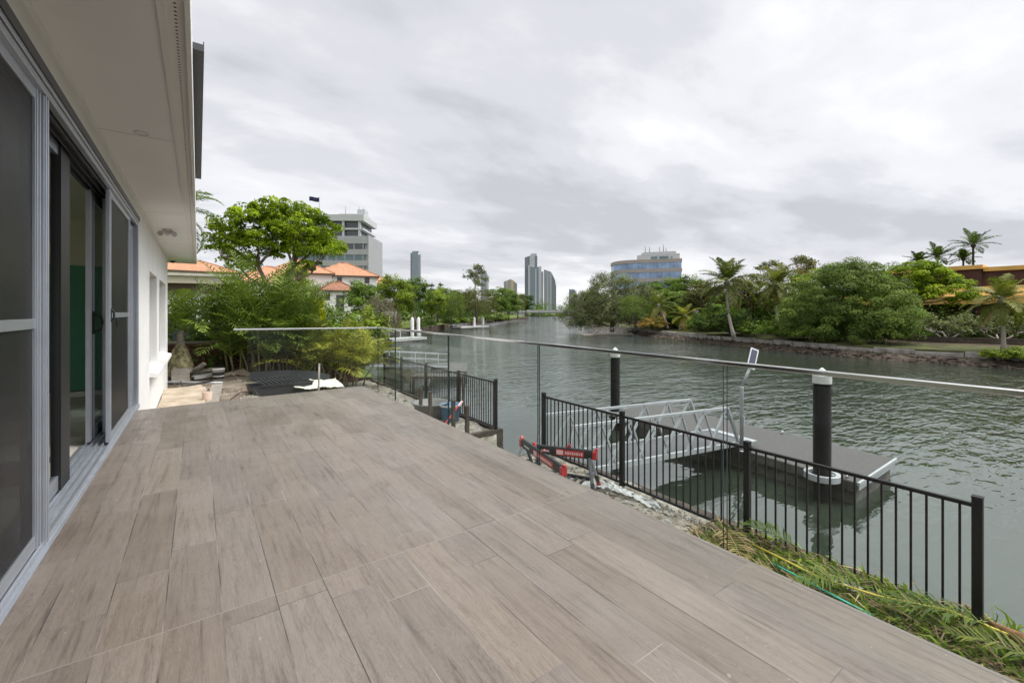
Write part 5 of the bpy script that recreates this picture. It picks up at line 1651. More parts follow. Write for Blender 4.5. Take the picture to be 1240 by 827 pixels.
for k in range(7):
    z0 = 25.6 - k * 3.75
    g = MB(); g.box(-W_, 0.05, z0 - 1.9, -0.8, 0.29, z0 - 0.02); st = g.build('window_strip', M['dark_glass'] if k == 0 else M['teal_glass'], ho, local=True)
    g = MB()
    for q in range(8):
        x = -1.4 - q * 3.0
        g.box(x - 0.14, -0.06, z0 - 1.95, x + 0.14, 0.045, z0)
    g.build('mullions', M['hotel_grey'], st, local=True)
    g = MB(); g.box(-W_, -0.15, z0, 0.0, 0.298, z0 + 1.8); g.build('spandrel', M['hotel_grey'], ho, local=True)
g = MB(); g.box(-W_ + 4, 2.0, 28.2, -3.0, D_ - 2, 33.4); g.build('upper_floors', M['dark_glass'], ho, local=True)
g = MB()
for z in (30.4,):
    g.box(-W_ + 3, 0.8, z, -1.6, D_ - 1, z + 0.6)
g.box(-W_ + 3, 0.6, 33.4, -1.4, D_ - 1, 35.5)
for q in range(4):
    x = -3.0 - q * 5.4
    g.box(x - 0.35, 0.9, 28.2, x + 0.35, 1.99, 33.4)
g.build('top_slab', M['far_white'], ho, local=True)
g = MB(); g.box(-11, 4, 35.5, -2.2, 11, 36.5); g.box(-5, 5, 36.5, -2.4, 9, 38.2); g.build('plant_room', M['far_white'], ho, local=True)
g = MB(); g.tube([(-9, 5, 35.5), (-9, 5, 39.5)], 0.12, 6); g.tube([(-4.6, 6, 38), (-4.6, 6, 39.5)], 0.1, 6); g.tube([(-3.2, 6, 38), (-3.2, 6, 39.2)], 0.1, 6); g.build('mast', M['hotel_dark'], ho, local=True)
fg = thing('flagpole', 'thin pole flying a dark navy flag above the spreading tree', 'flagpole', (33.5, 158.5, -1.3))
g = MB(); g.tube([(0, 0, 0), (0, 0, 41.6)], [0.24, 0.15], 8); g.build('pole', M['hotel_grey'], fg, local=True)
g = MB()
nn_ = 10
cols = []
for i in range(nn_ + 1):
    u = i / nn_
    x, y = -0.81 * 3.6 * u, 0.58 * 3.6 * u
    o_ = 0.25 * math.sin(u * 7.0)
    cols.append((x + o_ * 0.58, y + o_ * 0.81, 0.25 * u - 0.1 * math.sin(u * 5)))
vs = [(x, y, 41.5 + dz) for x, y, dz in cols] + [(x, y, 40.0 + dz * 1.1) for x, y, dz in cols]
n_ = nn_ + 1
g.add(vs, [(i, i + 1, n_ + i + 1, n_ + i) for i in range(nn_)], 0, True)
fo = g.build('flag', mat('flag_navy', (0.012, 0.016, 0.055), 0.8), fg, local=True)

# right bank: curved glass office
of = thing('office_building', 'curved office block with blue glass bands and rooftop antennas behind the far bank trees', 'office building', (114.8, 84.6, -1.2), facing(114.8, 84.6))
plan = [(8.6, 0), (8.6, 12), (-12, 14), (-13.5, 8), (-12.3, 4.0), (-10.3, 1.6), (-7.6, 0.35), (-4.6, 0.0)]


def ring(pl, off):
    cxm, cym = sum(p[0] for p in pl) / len(pl), sum(p[1] for p in pl) / len(pl)
    out = []
    for x, y in pl:
        l = math.hypot(x - cxm, y - cym)
        out.append((x + (x - cxm) / l * off, y + (y - cym) / l * off))
    return out


M['office_band'] = mat('office_band', (0.36, 0.325, 0.295), 0.7, var=0.06, vscale=0.4)
for k in range(6):
    zt = 18.9 - 2.95 * k
    g = MB(); g.prism(list(reversed(ring(plan, 0.0)))[::-1], zt - 1.05, zt); g.build('spandrel', M['office_band'], of, local=True)
    g = MB(); g.prism(ring(plan, -0.25), zt - 2.95, zt - 1.051); st = g.build('window_strip', M['blue_glass'], of, local=True)
    g = MB()
    for q in range(12):
        x = 8.4 - q * 1.15
        g.box(x - 0.03, 0.1, zt - 2.95, x + 0.03, 0.28, zt - 1.055)
    g.build('mullions', M['dark_glass'], st, local=True)
g = MB(); g.prism([(8.0, 1.5), (8.0, 10), (-3.5, 10), (-4.8, 3.6), (-3.4, 1.5)], 18.9, 20.6); g.prism([(7.0, 2.0), (7.0, 9), (-2.6, 9), (-3.4, 3.8), (-2.6, 2.0)], 20.6, 21.4)
ph = g.build('penthouse', M['far_white'], of, local=True)
g = MB(); g.box(-0.5, 1.44, 19.0, 1.5, 1.497, 19.9); g.box(2.0, 1.44, 19.0, 4.8, 1.497, 19.9); g.box(5.4, 1.44, 19.2, 5.9, 1.497, 19.7); g.build('window', M['teal_glass'], ph, local=True)
for k, x in enumerate((-2.2, -0.9, 2.2, 3.3, 4.1)):
    g = MB(); g.tube([(x, 4, 21.3), (x, 4, (23.6, 23.4, 23.3, 23.8, 22.9)[k])], (0.14, 0.14, 0.12, 0.16, 0.12)[k], 6); g.build('antenna', M['hotel_dark'], of, local=True)

# orange and brown building behind the palms
ob = thing('orange_building', 'long low brown brick building with orange fascia bands behind the far palms', 'building', (66, 10, -1.2))
YA, YB = -30, 39.5
g = MB(); g.box(67.2, 8.4, 3.98, 80, 19, 5.82); g.box(67.5, YA, 3.98, 80, 8.4, 5.55); g.build('upper_wall', M['brown_brick'], ob)
g = MB(); g.box(66, YA, 2.1, 80, YB, 2.95); g.add([(66, YA, 2.95), (66, YB, 2.95), (67.4, YB, 3.98), (67.4, YA, 3.98), (80, YB, 3.98), (80, YA, 3.98), (80, YA, 2.951), (80, YB, 2.951)], [(1, 0, 3, 2), (2, 3, 5, 4)], 0)
g.build('lower_fascia', M['orange'], ob)
g = MB(); g.box(67.0, 8.3, 5.82, 80.2, 19.2, 6.25); g.box(67.3, YA, 5.55, 80.2, 8.298, 5.98); g.build('upper_fascia', M['orange'], ob)
g = MB(); g.box(69.5, YA, -1.2, 80, YB, 2.1); g.build('ground_floor_wall', M['dark_brown'], ob)
for k in range(15):
    y = -28 + k * 5.2
    g = MB(); g.box(66.5, y - 0.35, -1.2, 67.1, y + 0.35, 2.1); g.build('column', M['brown_brick'], ob)
for k in range(9):
    y = -12 + k * 5.2
    g = MB(); g.box(69.44, y - 1.5, -0.4, 69.497, y + 1.5, 1.5); g.build('window', M['win_glass'], ob)
# car parked in the shade below it
car = thing('parked_car', 'dark grey car parked in the shade beside the bright lime tree trunk', 'car', (63.4, 11.4, -1.2), R(90))
M['car_paint'] = mat('car_paint', (0.075, 0.08, 0.09), 0.25, 0.4)
g = MB()
prof = [(-2.15, 0.35), (-2.2, 0.62), (-1.95, 0.86), (-1.15, 0.95), (-0.55, 1.36), (0.75, 1.40), (1.45, 1.0), (2.1, 0.92), (2.2, 0.6), (2.15, 0.35)]
vs = [(x, -0.82, z) for x, z in prof] + [(x, 0.82, z) for x, z in prof]
n_ = len(prof)
g.add(vs, [tuple(range(n_)), tuple(reversed(range(n_, 2 * n_)))] + [(i, n_ + i, n_ + (i + 1) % n_, (i + 1) % n_) for i in range(n_)])
g.build('body', M['car_paint'], car, local=True, bevel=0.05)
for sy in (-1, 1):
    g = MB(); g.add([(-1.05, sy * 0.825, 0.97), (-0.52, sy * 0.825, 1.30), (0.72, sy * 0.825, 1.33), (1.3, sy * 0.825, 1.02)], [(0, 1, 2, 3)]); g.build('window', M['win_glass'], car, local=True)
    for x in (-1.35, 1.35):
        g = MB(); g.tube([(x, sy * 0.66, 0.32), (x, sy * 0.86, 0.32)], 0.32, 16); wh = g.build('wheel', M['rubber'], car, local=True)
        g = MB(); g.tube([(x, sy * 0.861, 0.32), (x, sy * 0.872, 0.32)], 0.19, 12); g.build('rim', M['alu'], wh, local=True)

# seawall of long stone blocks on the far bank
sw = MB()
ln = densify(BR[:13], 2.2)
wa, wb_ = offset_line(ln, 1.32), offset_line(ln, 1.6)
rr = random.Random(3)
for k in range(len(ln) - 1):
    a, b_, c, d2 = Vector((*wa[k], 0)), Vector((*wa[k + 1], 0)), Vector((*wb_[k + 1], 0)), Vector((*wb_[k], 0))
    g0, g1 = (b_ - a) * 0.009, (b_ - a) * 0.991
    jz, jo = rr.uniform(-0.13, 0.03) - (0.2 if rr.random() < 0.14 else 0), rr.uniform(-0.12, 0.08)
    ox = Vector((-1, 0, 0)) * jo
    q = [a + g0 + ox, a + g1 + ox, d2 + g1, d2 + g0]
    z1 = -1.47 + jz
    zt = [z1 + rr.uniform(-0.05, 0.04) for _ in range(2)]
    sw.add([(q[0].x, q[0].y, -2.05), (q[1].x, q[1].y, -2.05), (q[2].x, q[2].y, -2.05), (q[3].x, q[3].y, -2.05), (q[0].x, q[0].y, zt[0]), (q[1].x, q[1].y, zt[1]), (q[2].x, q[2].y, zt[1]), (q[3].x, q[3].y, zt[0])],
           [(0, 3, 2, 1), (4, 5, 6, 7), (0, 1, 5, 4), (1, 2, 6, 5), (2, 3, 7, 6), (3, 0, 4, 7)])
tag(sw.build('seawall', M['stone'], None, bevel=0.025), 'low seawall of long pale stone blocks along the far bank', 'seawall')
# garden kerb behind the grass strip
ln2 = offset_line(densify(BR[2:12], 3.0), 7.6)
sw = MB()
for k in range(len(ln2) - 1):
    sw.bar((ln2[k][0], ln2[k][1], -1.0), (ln2[k + 1][0], ln2[k + 1][1], -1.0), 0.3, 0.42)
tag(sw.build('garden_kerb', mat('mossy_kerb', (0.09, 0.075, 0.06), 0.9, var=0.35, vscale=2), None), 'long low garden kerb between grass strip and undergrowth on the far bank', 'kerb')
# shore rocks
rk = MB(); rr = random.Random(9)
lnr = densify(BR[1:12], 0.16)
for off in (0.1, 0.4, 0.7, 1.0, 1.25):
    for (x, y) in offset_line(lnr, off):
        if rr.random() < 0.35:
            continue
        s_ = rr.uniform(0.06, 0.24) * (1.3 if off < 0.5 else 1)
        x0, y0 = x + rr.uniform(-0.2, 0.2), y + rr.uniform(-0.1, 0.1); z0 = -2.45 + 0.37 * off + rr.uniform(-0.02, 0.05)
        vs = []
        for (dx, dy, dz) in ((1, 0, 0), (0, 1, 0), (-1, 0, 0), (0, -1, 0), (0, 0, 1), (0, 0, -1)):
            k_ = s_ * rr.uniform(0.6, 1.2)
            vs.append((x0 + dx * k_ + rr.uniform(-.3, .3) * s_, y0 + dy * k_ + rr.uniform(-.3, .3) * s_, z0 + dz * k_ * 0.7))
        rk.add(vs, [(0, 1, 4), (1, 2, 4), (2, 3, 4), (3, 0, 4), (1, 0, 5), (2, 1, 5), (3, 2, 5), (0, 3, 5)])
tag(rk.build('shore_rocks', M['rock']), 'dark broken rocks along the far waterline below the seawall', 'rocks', kind='stuff')

# small jetty under the grey green tree
sj = thing('far_jetty', 'small weathered jetty with crossed rails under the grey green tree', 'jetty', (50.5, 46.0, -2.4))
g = MB(); g.bar((47.4, 47.6, -2.25), (55.2, 44.6, -2.2), 1.3, 0.22); g.build('deck', M['bark_pale'], sj)
j0, j1 = Vector((48.5, 46.4, -2.1)), Vector((54.6, 44.0, -2.0))
g = MB()
for k in range(6):
    a, b_ = j0 + (j1 - j0) * (k / 6), j0 + (j1 - j0) * ((k + 1) / 6)
    hk = 0.9 if 0 < k < 6 else 0.5
    g.bar(a, a + Vector((0, 0, 0.9)), 0.07); g.bar(a, b_ + Vector((0, 0, 0.9)), 0.06); g.bar(a + Vector((0, 0, 0.9)), b_ + Vector((0, 0, 0.9)), 0.08); g.bar(a, b_, 0.07)
g.build('rail', M['bark_pale'], sj)

# bridge
br_ = thing('road_bridge', 'low pale concrete road bridge crossing the river in the distance', 'bridge', (222, 250, -2.4))
ba, bb = Vector((188, 274, 0)), Vector((258, 224, 0))
dv = (bb - ba).normalized()
pv = Vector((0.5842, 0.8116, 0))
M['bridge'] = mat('bridge_concrete', (0.40, 0.40, 0.385), 0.85, var=0.12, vscale=0.3)
g = MB(); g.bar(ba + Vector((0, 0, 1.35)), bb + Vector((0, 0, 1.35)), 9.0, 1.0); g.bar(ba + Vector((0, 0, 0.6)) + pv * 0.5, bb + Vector((0, 0, 0.6)) + pv * 0.5, 6.5, 0.5); g.build('deck', M['bridge'], br_)
for sg in (-1, 1):
    g = MB(); g.bar(ba + Vector((0, 0, 2.35)) + pv * 4.3 * sg, bb + Vector((0, 0, 2.35)) + pv * 4.3 * sg, 0.3, 0.95); g.build('parapet', M['bridge'], br_)
for q in (0.335, 0.62):
    p = ba + (bb - ba) * q
    g = MB(); g.bar(p + pv * -3 + Vector((0, 0, -1.8)), p + pv * 3 + Vector((0, 0, -1.8)), 0.8, 4.3); g.build('pier', M['bridge'], br_)
for q, l in ((0.16, 6.5), (0.86, 8)):
    p = ba + (bb - ba) * q
    g = MB(); g.bar(p - dv * l / 2 + Vector((0, 0, -1.6)), p + dv * l / 2 + Vector((0, 0, -1.6)), 7.5, 3.9); g.build('abutment', M['far_white'], br_)
tag(sw, None) if False else None


# distant high-rise towers
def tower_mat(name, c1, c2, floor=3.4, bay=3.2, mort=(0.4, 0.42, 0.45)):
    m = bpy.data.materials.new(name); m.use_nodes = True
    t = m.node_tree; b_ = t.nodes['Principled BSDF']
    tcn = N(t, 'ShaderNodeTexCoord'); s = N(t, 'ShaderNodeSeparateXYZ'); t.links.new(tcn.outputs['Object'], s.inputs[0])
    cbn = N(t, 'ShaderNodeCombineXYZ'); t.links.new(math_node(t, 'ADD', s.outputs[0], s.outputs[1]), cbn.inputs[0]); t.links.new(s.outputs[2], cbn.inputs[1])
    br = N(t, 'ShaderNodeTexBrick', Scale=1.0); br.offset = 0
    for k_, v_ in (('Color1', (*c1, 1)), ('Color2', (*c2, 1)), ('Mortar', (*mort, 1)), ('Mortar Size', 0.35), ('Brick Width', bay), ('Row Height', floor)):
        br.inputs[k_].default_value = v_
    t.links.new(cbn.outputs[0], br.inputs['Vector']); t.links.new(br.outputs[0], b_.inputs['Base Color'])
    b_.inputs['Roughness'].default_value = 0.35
    return m


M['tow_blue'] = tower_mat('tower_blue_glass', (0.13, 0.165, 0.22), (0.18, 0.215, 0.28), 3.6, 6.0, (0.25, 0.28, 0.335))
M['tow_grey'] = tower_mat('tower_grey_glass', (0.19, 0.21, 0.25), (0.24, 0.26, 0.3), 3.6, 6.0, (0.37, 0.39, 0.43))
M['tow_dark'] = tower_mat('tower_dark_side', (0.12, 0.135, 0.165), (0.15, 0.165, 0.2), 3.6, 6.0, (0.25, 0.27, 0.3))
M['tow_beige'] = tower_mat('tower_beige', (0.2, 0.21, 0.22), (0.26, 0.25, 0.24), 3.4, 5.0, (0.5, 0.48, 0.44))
M['tow_white'] = mat('tower_white', (0.42, 0.44, 0.475), 0.7)
M['tow_yellow'] = mat('tower_yellow', (0.52, 0.42, 0.24), 0.7)


def tower(label, loc, boxes, group='distant high-rise towers'):
    """boxes: (part, material, poly (x,y), z0, z1 or list of z1 per vertex)"""
    t = thing('high_rise', label, 'tower', loc, facing(loc[0], loc[1]), group)
    for (pn_, m_, poly, z0, z1) in boxes:
        g = MB()
        if isinstance(z1, (list, tuple)):
            n_ = len(poly)
            vs = [(x, y, z0) for x, y in poly] + [(x, y, z) for (x, y), z in zip(poly, z1)]
            g.add(vs, [tuple(reversed(range(n_))), tuple(range(n_, 2 * n_))] + [(i, (i + 1) % n_, n_ + (i + 1) % n_, n_ + i) for i in range(n_)])
        else:
            g.prism(poly, z0, z1)
        g.build(pn_, M[m_], t, local=True)
    return t


def rect(x0, x1, y0=0, y1=25):
    return [(x0, y0), (x1, y0), (x1, y1), (x0, y1)]


tower('single slim grey tower standing alone above the left bank trees', (566, 1317, 0), [
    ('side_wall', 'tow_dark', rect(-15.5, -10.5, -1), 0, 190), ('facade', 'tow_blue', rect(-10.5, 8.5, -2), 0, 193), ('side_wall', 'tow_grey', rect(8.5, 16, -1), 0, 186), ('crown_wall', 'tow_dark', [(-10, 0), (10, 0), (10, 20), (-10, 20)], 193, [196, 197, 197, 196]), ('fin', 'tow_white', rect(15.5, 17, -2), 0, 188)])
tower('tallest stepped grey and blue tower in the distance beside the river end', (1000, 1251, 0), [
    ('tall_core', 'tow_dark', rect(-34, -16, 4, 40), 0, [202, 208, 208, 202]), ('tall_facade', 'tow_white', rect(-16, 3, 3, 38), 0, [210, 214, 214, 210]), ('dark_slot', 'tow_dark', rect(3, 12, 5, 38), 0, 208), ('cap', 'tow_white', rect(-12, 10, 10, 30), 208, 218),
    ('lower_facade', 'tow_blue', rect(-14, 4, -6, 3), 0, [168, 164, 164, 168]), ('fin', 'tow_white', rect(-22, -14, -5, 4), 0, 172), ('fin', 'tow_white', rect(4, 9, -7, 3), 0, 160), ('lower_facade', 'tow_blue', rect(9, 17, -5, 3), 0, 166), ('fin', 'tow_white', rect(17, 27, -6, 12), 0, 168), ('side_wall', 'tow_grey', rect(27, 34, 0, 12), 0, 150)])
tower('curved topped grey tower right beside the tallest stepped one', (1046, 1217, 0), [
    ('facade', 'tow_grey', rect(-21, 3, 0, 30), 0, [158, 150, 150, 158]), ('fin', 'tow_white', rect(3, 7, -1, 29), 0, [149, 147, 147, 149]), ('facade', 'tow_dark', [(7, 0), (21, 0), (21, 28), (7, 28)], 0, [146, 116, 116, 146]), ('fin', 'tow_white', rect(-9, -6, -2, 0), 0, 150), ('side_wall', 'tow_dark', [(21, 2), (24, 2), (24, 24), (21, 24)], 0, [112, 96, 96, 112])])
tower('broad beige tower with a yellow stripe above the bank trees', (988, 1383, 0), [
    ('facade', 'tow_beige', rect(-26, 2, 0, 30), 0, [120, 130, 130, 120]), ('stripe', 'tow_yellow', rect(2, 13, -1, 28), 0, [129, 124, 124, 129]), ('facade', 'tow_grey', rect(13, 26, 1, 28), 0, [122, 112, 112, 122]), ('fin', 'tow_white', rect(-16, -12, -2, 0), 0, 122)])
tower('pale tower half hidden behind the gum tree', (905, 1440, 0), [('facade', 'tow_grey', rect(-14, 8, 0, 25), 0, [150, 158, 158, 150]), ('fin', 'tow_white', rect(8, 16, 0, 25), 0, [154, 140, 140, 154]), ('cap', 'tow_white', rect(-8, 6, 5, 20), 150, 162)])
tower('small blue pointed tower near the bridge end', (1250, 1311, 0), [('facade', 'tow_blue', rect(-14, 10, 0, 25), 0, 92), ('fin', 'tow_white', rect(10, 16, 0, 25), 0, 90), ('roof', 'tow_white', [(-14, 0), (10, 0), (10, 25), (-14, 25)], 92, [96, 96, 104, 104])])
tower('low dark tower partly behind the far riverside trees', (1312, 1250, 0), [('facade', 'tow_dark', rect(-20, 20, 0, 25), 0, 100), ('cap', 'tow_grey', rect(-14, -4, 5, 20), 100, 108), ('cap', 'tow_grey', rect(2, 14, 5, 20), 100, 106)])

# ================================================================== NEIGHBOURING JETTIES ON THE LEFT BANK
nj = thing('neighbour_jetty', 'grey floating jetty with white handrails on the neighbouring water edge', 'jetty', (10.5, 22.5, -2.4))
g = MB(); g.bar((11.0, 21.2, -2.06), (13.0, 24.6, -2.06), 2.0, 0.2); g.build('deck', M['pontoon_top'], nj)
g = MB(); g.bar((11.0, 21.2, -2.28), (13.0, 24.6, -2.28), 1.85, 0.24); g.build('hull', M['pontoon_side'], nj)
g = MB()
for off in (0, 0.95):
    a, b_ = Vector((6.5 - off * 0.2, 20.4 + off, -1.25)), Vector((11.6 - off * 0.2, 22.3 + off, -1.85))
    g.bar(a, b_, 0.05, 0.08); g.bar(a + Vector((0, 0, 0.7)), b_ + Vector((0, 0, 0.7)), 0.04); g.bar(a + Vector((0, 0, 0.38)), b_ + Vector((0, 0, 0.38)), 0.03)
    for k in range(4):
        p = a + (b_ - a) * (k / 3); g.bar(p, p + Vector((0, 0, 0.7)), 0.035)
g.build('handrail', M['white_alu'], nj)
g = MB(); g.bar((6.4, 20.9, -1.22), (11.5, 22.8, -1.82), 0.85, 0.05); g.build('ramp', M['mesh_grey'], nj)
bl_ = thing('boat_lift', 'grey boat lift frame with cradle beside the neighbouring jetty', 'boat lift', (9.5, 18.5, -2.4))
g = MB(); g.bar((8.2, 19.3, -1.75), (10.0, 17.9, -1.72), 1.1, 0.12); g.build('cradle', M['pontoon_side'], bl_)
for (x, y) in ((8.3, 19.9), (8.0, 18.8), (10.1, 18.5), (9.8, 17.4)):
    g = MB(); g.tube([(x, y, -3), (x, y, -1.68)], 0.05, 8); g.build('leg', M['timber'], bl_)
# farther dock with two white piles
dk = thing('white_pile_dock', 'low floating dock with grey deck by two white piles along the lawn', 'dock', (20.5, 50.5, -2.4))
g = MB(); g.bar((17.3, 48.6, -1.95), (22.4, 50.6, -1.95), 2.2, 0.3); g.build('deck', M['bridge'], dk)
g = MB(); g.bar((17.3, 48.6, -2.3), (22.4, 50.6, -2.3), 2.0, 0.4); g.build('hull', M['pontoon_side'], dk)
g = MB()
for q in (0.1, 0.4, 0.7, 0.98):
    p = Vector((16.8, 47.4, -1.8)) + (Vector((22.0, 49.4, -1.8)) - Vector((16.8, 47.4, -1.8))) * q
    g.bar(p, p + Vector((0, 0, 0.9)), 0.06)
g.bar((16.8, 47.4, -0.9), (22.0, 49.4, -0.9), 0.06); g.build('handrail', M['white_plastic'], dk)
dk2 = thing('lawn_dock', 'small pale dock with rails by two white piles beneath the gum tree', 'dock', (50, 86.5, -2.4))
g = MB(); g.bar((44.5, 82.0, -2.0), (55.5, 88.3, -2.1), 2.4, 0.35); g.build('deck', M['bridge'], dk2)
g = MB(); g.bar((43.0, 82.6, -1.45), (51, 87.2, -1.5), 0.12, 0.1)
for q in range(6):
    g.bar((43 + q * 1.6, 82.6 + q * 0.92, -2), (43 + q * 1.6, 82.6 + q * 0.92, -1.45), 0.1)
g.build('rail', M['white_alu'], dk2)
for k, (x, y, zt, r, lab) in enumerate(((22.6, 53.6, 0.45, 0.22, 'white round pile nearest the deck beside the low floating dock'), (23.9, 54.6, 0.45, 0.22, 'white round pile on the far side of the low floating dock'),
                                       (51.6, 86.6, -0.05, 0.33, 'white round pile before the lawn dock, the nearer one'), (57.0, 91.5, -0.05, 0.33, 'white round pile at the outer end of the lawn dock'))):
    pl = thing('white_pile', lab, 'pile', (x, y, -2.4), group='white piles along the lawn bank')
    g = MB(); g.lathe((x, y, 0), [(r, -5), (r, zt - 0.1), (r * 0.4, zt + 0.12), (0.01, zt + 0.14)], 16); g.build('shaft', M['white_plastic'], pl)
    g = MB(); g.lathe((x, y, 0), [(r + 0.03, -2.25), (r + 0.03, -1.9), (r, -1.9)], 16); g.build('collar', M['pontoon_side'], pl)

# ================================================================== BRICK WALL AND YARD THINGS
bw = thing('brick_wall', 'dark red brick boundary wall behind the garden palms', 'wall', (0, 17.1, -1.5))
g = MB(); g.box(-5.95, 17.0, -1.8, 2.2, 17.22, 0.25); g.box(2.2, 17.0, -1.9, 5.0, 17.22, -0.35); g.build('brickwork', M['brick'], bw)
g = MB(); g.box(-5.95, 16.97, 0.25, 2.2, 17.25, 0.32); g.box(2.2, 16.97, -0.35, 5.03, 17.25, -0.28); g.build('coping', M['paver'], bw)


def slab(name, label, cat, c, sx, sy, sz, m_, rot=(0, 0, 0), bevel=0.006, group=None, rough=0):
    """a flat slab with slightly uneven outline; c is its centre"""
    t = MB(); rr = random.Random(hash(label) % 1000 if False else len(label) * 7 + int(c[0] * 100))
    n = 5
    pts = []
    for (x0, y0, x1, y1) in ((-1, -1, 1, -1), (1, -1, 1, 1), (1, 1, -1, 1), (-1, 1, -1, -1)):
        for k in range(n):
            u = k / n
            pts.append(((x0 + (x1 - x0) * u) * sx / 2 + rr.uniform(-rough, rough), (y0 + (y1 - y0) * u) * sy / 2 + rr.uniform(-rough, rough)))
    from mathutils import Euler
    Mx_ = Matrix.Translation(c) @ Euler(rot).to_matrix().to_4x4()
    t.prism(pts, -sz / 2, sz / 2, 0, Mx_)
    return tag(t.build(name, m_, None, bevel=bevel), label, cat, group)


slab('ply_board', 'large sandy plywood board lying on the ground against the deck end', 'board', (-0.27, 11.4, -0.64), 0.78, 3.6, 0.02, M['board'], (R(1.5), R(1), R(-1)), rough=0.01)
slab('ply_board', 'second stained plywood sheet lying across the far end of the large board', 'board', (-0.3, 12.9, -0.60), 0.85, 0.9, 0.018, M['board'], (R(2), R(-2), R(9)), rough=0.015)
slab('concrete_strip', 'long narrow grey concrete strip lying beside the plywood board', 'slab', (0.3, 12.2, -0.68), 0.24, 3.2, 0.05, M['paver'], (R(1), R(2), R(-4)))
slab('paver', 'grey paver leaning on the wrapped root ball of the young palm', 'paver', (-0.40, 15.35, -0.55), 0.42, 0.4, 0.05, M['paver'], (R(48), 0, R(5)), group='loose pavers')
slab('paver', 'thin paver lying on top against the root ball', 'paver', (-0.36, 15.62, -0.40), 0.46, 0.3, 0.05, M['paver'], (R(14), R(4), R(-8)), group='loose pavers')
slab('paver', 'tilted beige paver lying between the bucket and the cane palms', 'paver', (0.98, 15.9, -0.72), 0.66, 0.55, 0.05, M['board'], (R(24), R(-12), R(20)), group='loose pavers')
slab('paver', 'small dark paver flat beside the root ball', 'paver', (0.12, 15.6, -0.62), 0.5, 0.3, 0.07, M['concrete'], (R(4), R(-3), R(14)), group='loose pavers')
slab('timber_offcut', 'pale timber offcut propped beside the root ball', 'offcut', (-0.05, 15.75, -0.42), 0.12, 0.6, 0.09, M['bark_pale'], (R(-34), R(8), R(50)), group='timber offcuts')
slab('timber_offcut', 'pale timber offcut end lying in front of the brick wall', 'offcut', (0.2, 15.9, -0.5), 0.12, 0.45, 0.1, M['bark_pale'], (R(-12), R(12), R(62)), group='timber offcuts')
slab('timber_offcut', 'dark timber offcut lying along the brick wall foot', 'offcut', (0.6, 16.7, -0.62), 0.9, 0.1, 0.08, M['timber'], (0, R(3), R(-4)), group='timber offcuts')
g = MB(); g.tube([(-0.9, 15.1, -0.62), (0.0, 14.6, -0.66), (0.55, 14.3, -0.68)], 0.025, 8)
tag(g.build('metal_pipe', M['white_alu'], None), 'thin pale metal pipe lying on the soil before the palm', 'pipe')
g = MB(); g.tube([(-0.35, 13.5, -0.62), (0.0, 13.6, -0.55), (0.3, 13.9, -0.56)], [0.03, 0.025, 0.02], 8); g.tube([(-0.3, 13.5, -0.6), (-0.36, 13.8, -0.5)], 0.016, 6)
tag(g.build('plastic_offcut', M['dark_plastic'], None), 'bent black plastic pipe offcut on the soil beyond the boards', 'pipe')
# bucket
bk = thing('paint_bucket', 'white plastic bucket with dark label standing by the brick wall', 'bucket', (0.48, 15.3, -0.72))
g = MB(); g.lathe((0.48, 15.3, -0.76), [(0.001, 0), (0.135, 0), (0.155, 0.33), (0.165, 0.33), (0.165, 0.37), (0.15, 0.37), (0.001, 0.36)], 28); bb_ = g.build('body', M['white_plastic'], bk)
g = MB(); g.lathe((0.48, 15.3, -0.76), [(0.1405, 0.07), (0.1525, 0.27)], 28); g.build('label', M['dark_plastic'], bk)
g = MB(); g.lathe((0.48, 15.3, -0.76), [(0.147, 0.145), (0.1505, 0.175)], 28); g.build('label_stripe', M['white_plastic'], bk)
g = MB(); g.tube([(0.48 + 0.165 * math.cos(t_), 15.3 - 0.09 * math.sin(t_) - 0.03, -0.76 + 0.34 + 0.1 * math.sin(t_)) for t_ in np.linspace(0, math.pi, 12)], 0.004, 6); g.build('handle', M['alu_dark'], bk)
# small cut can with pinkish side
cp = thing('cut_pipe', 'short pinkish clay pipe with dark hole standing by the boards', 'pipe', (0.12, 11.55, -0.66))
g = MB(); g.lathe((0.16, 11.55, -0.7), [(0.09, 0), (0.09, 0.22), (0.07, 0.22), (0.07, 0.02), (0.001, 0.02)], 20); g.build('body', mat('clay', (0.48, 0.36, 0.28), 0.8, var=0.15), cp)
# black slotted tray with wire and cream sheet
tr_ = thing('slotted_tray', 'black plastic trough with slatted top lying behind the glass end panel', 'trough', (1.75, 12.6, -0.95), R(6))
g = MB()
prof = [(-0.75, 0.0), (-0.66, -0.34), (0.55, -0.34), (0.68, 0.0)]
vs = [(x, -0.33, z) for x, z in prof] + [(x, 0.33, z) for x, z in prof]
g.add(vs, [(0, 1, 2, 3), (7, 6, 5, 4), (0, 4, 5, 1), (1, 5, 6, 2), (2, 6, 7, 3)])
g.build('body', M['dark_plastic'], tr_, local=True)
g = MB()
for k in range(11):
    x = -0.45 + k * 0.1
    g.bar((x, -0.34, 0.02), (x - 0.1, 0.36, 0.1), 0.035, 0.025)
g.bar((-0.55, -0.34, 0.0), (0.68, -0.34, 0.0), 0.04); g.bar((-0.65, 0.36, 0.09), (0.6, 0.36, 0.09), 0.04)
g.build('slats', M['dark_plastic'], tr_, local=True)
tr_.location.z = -0.56


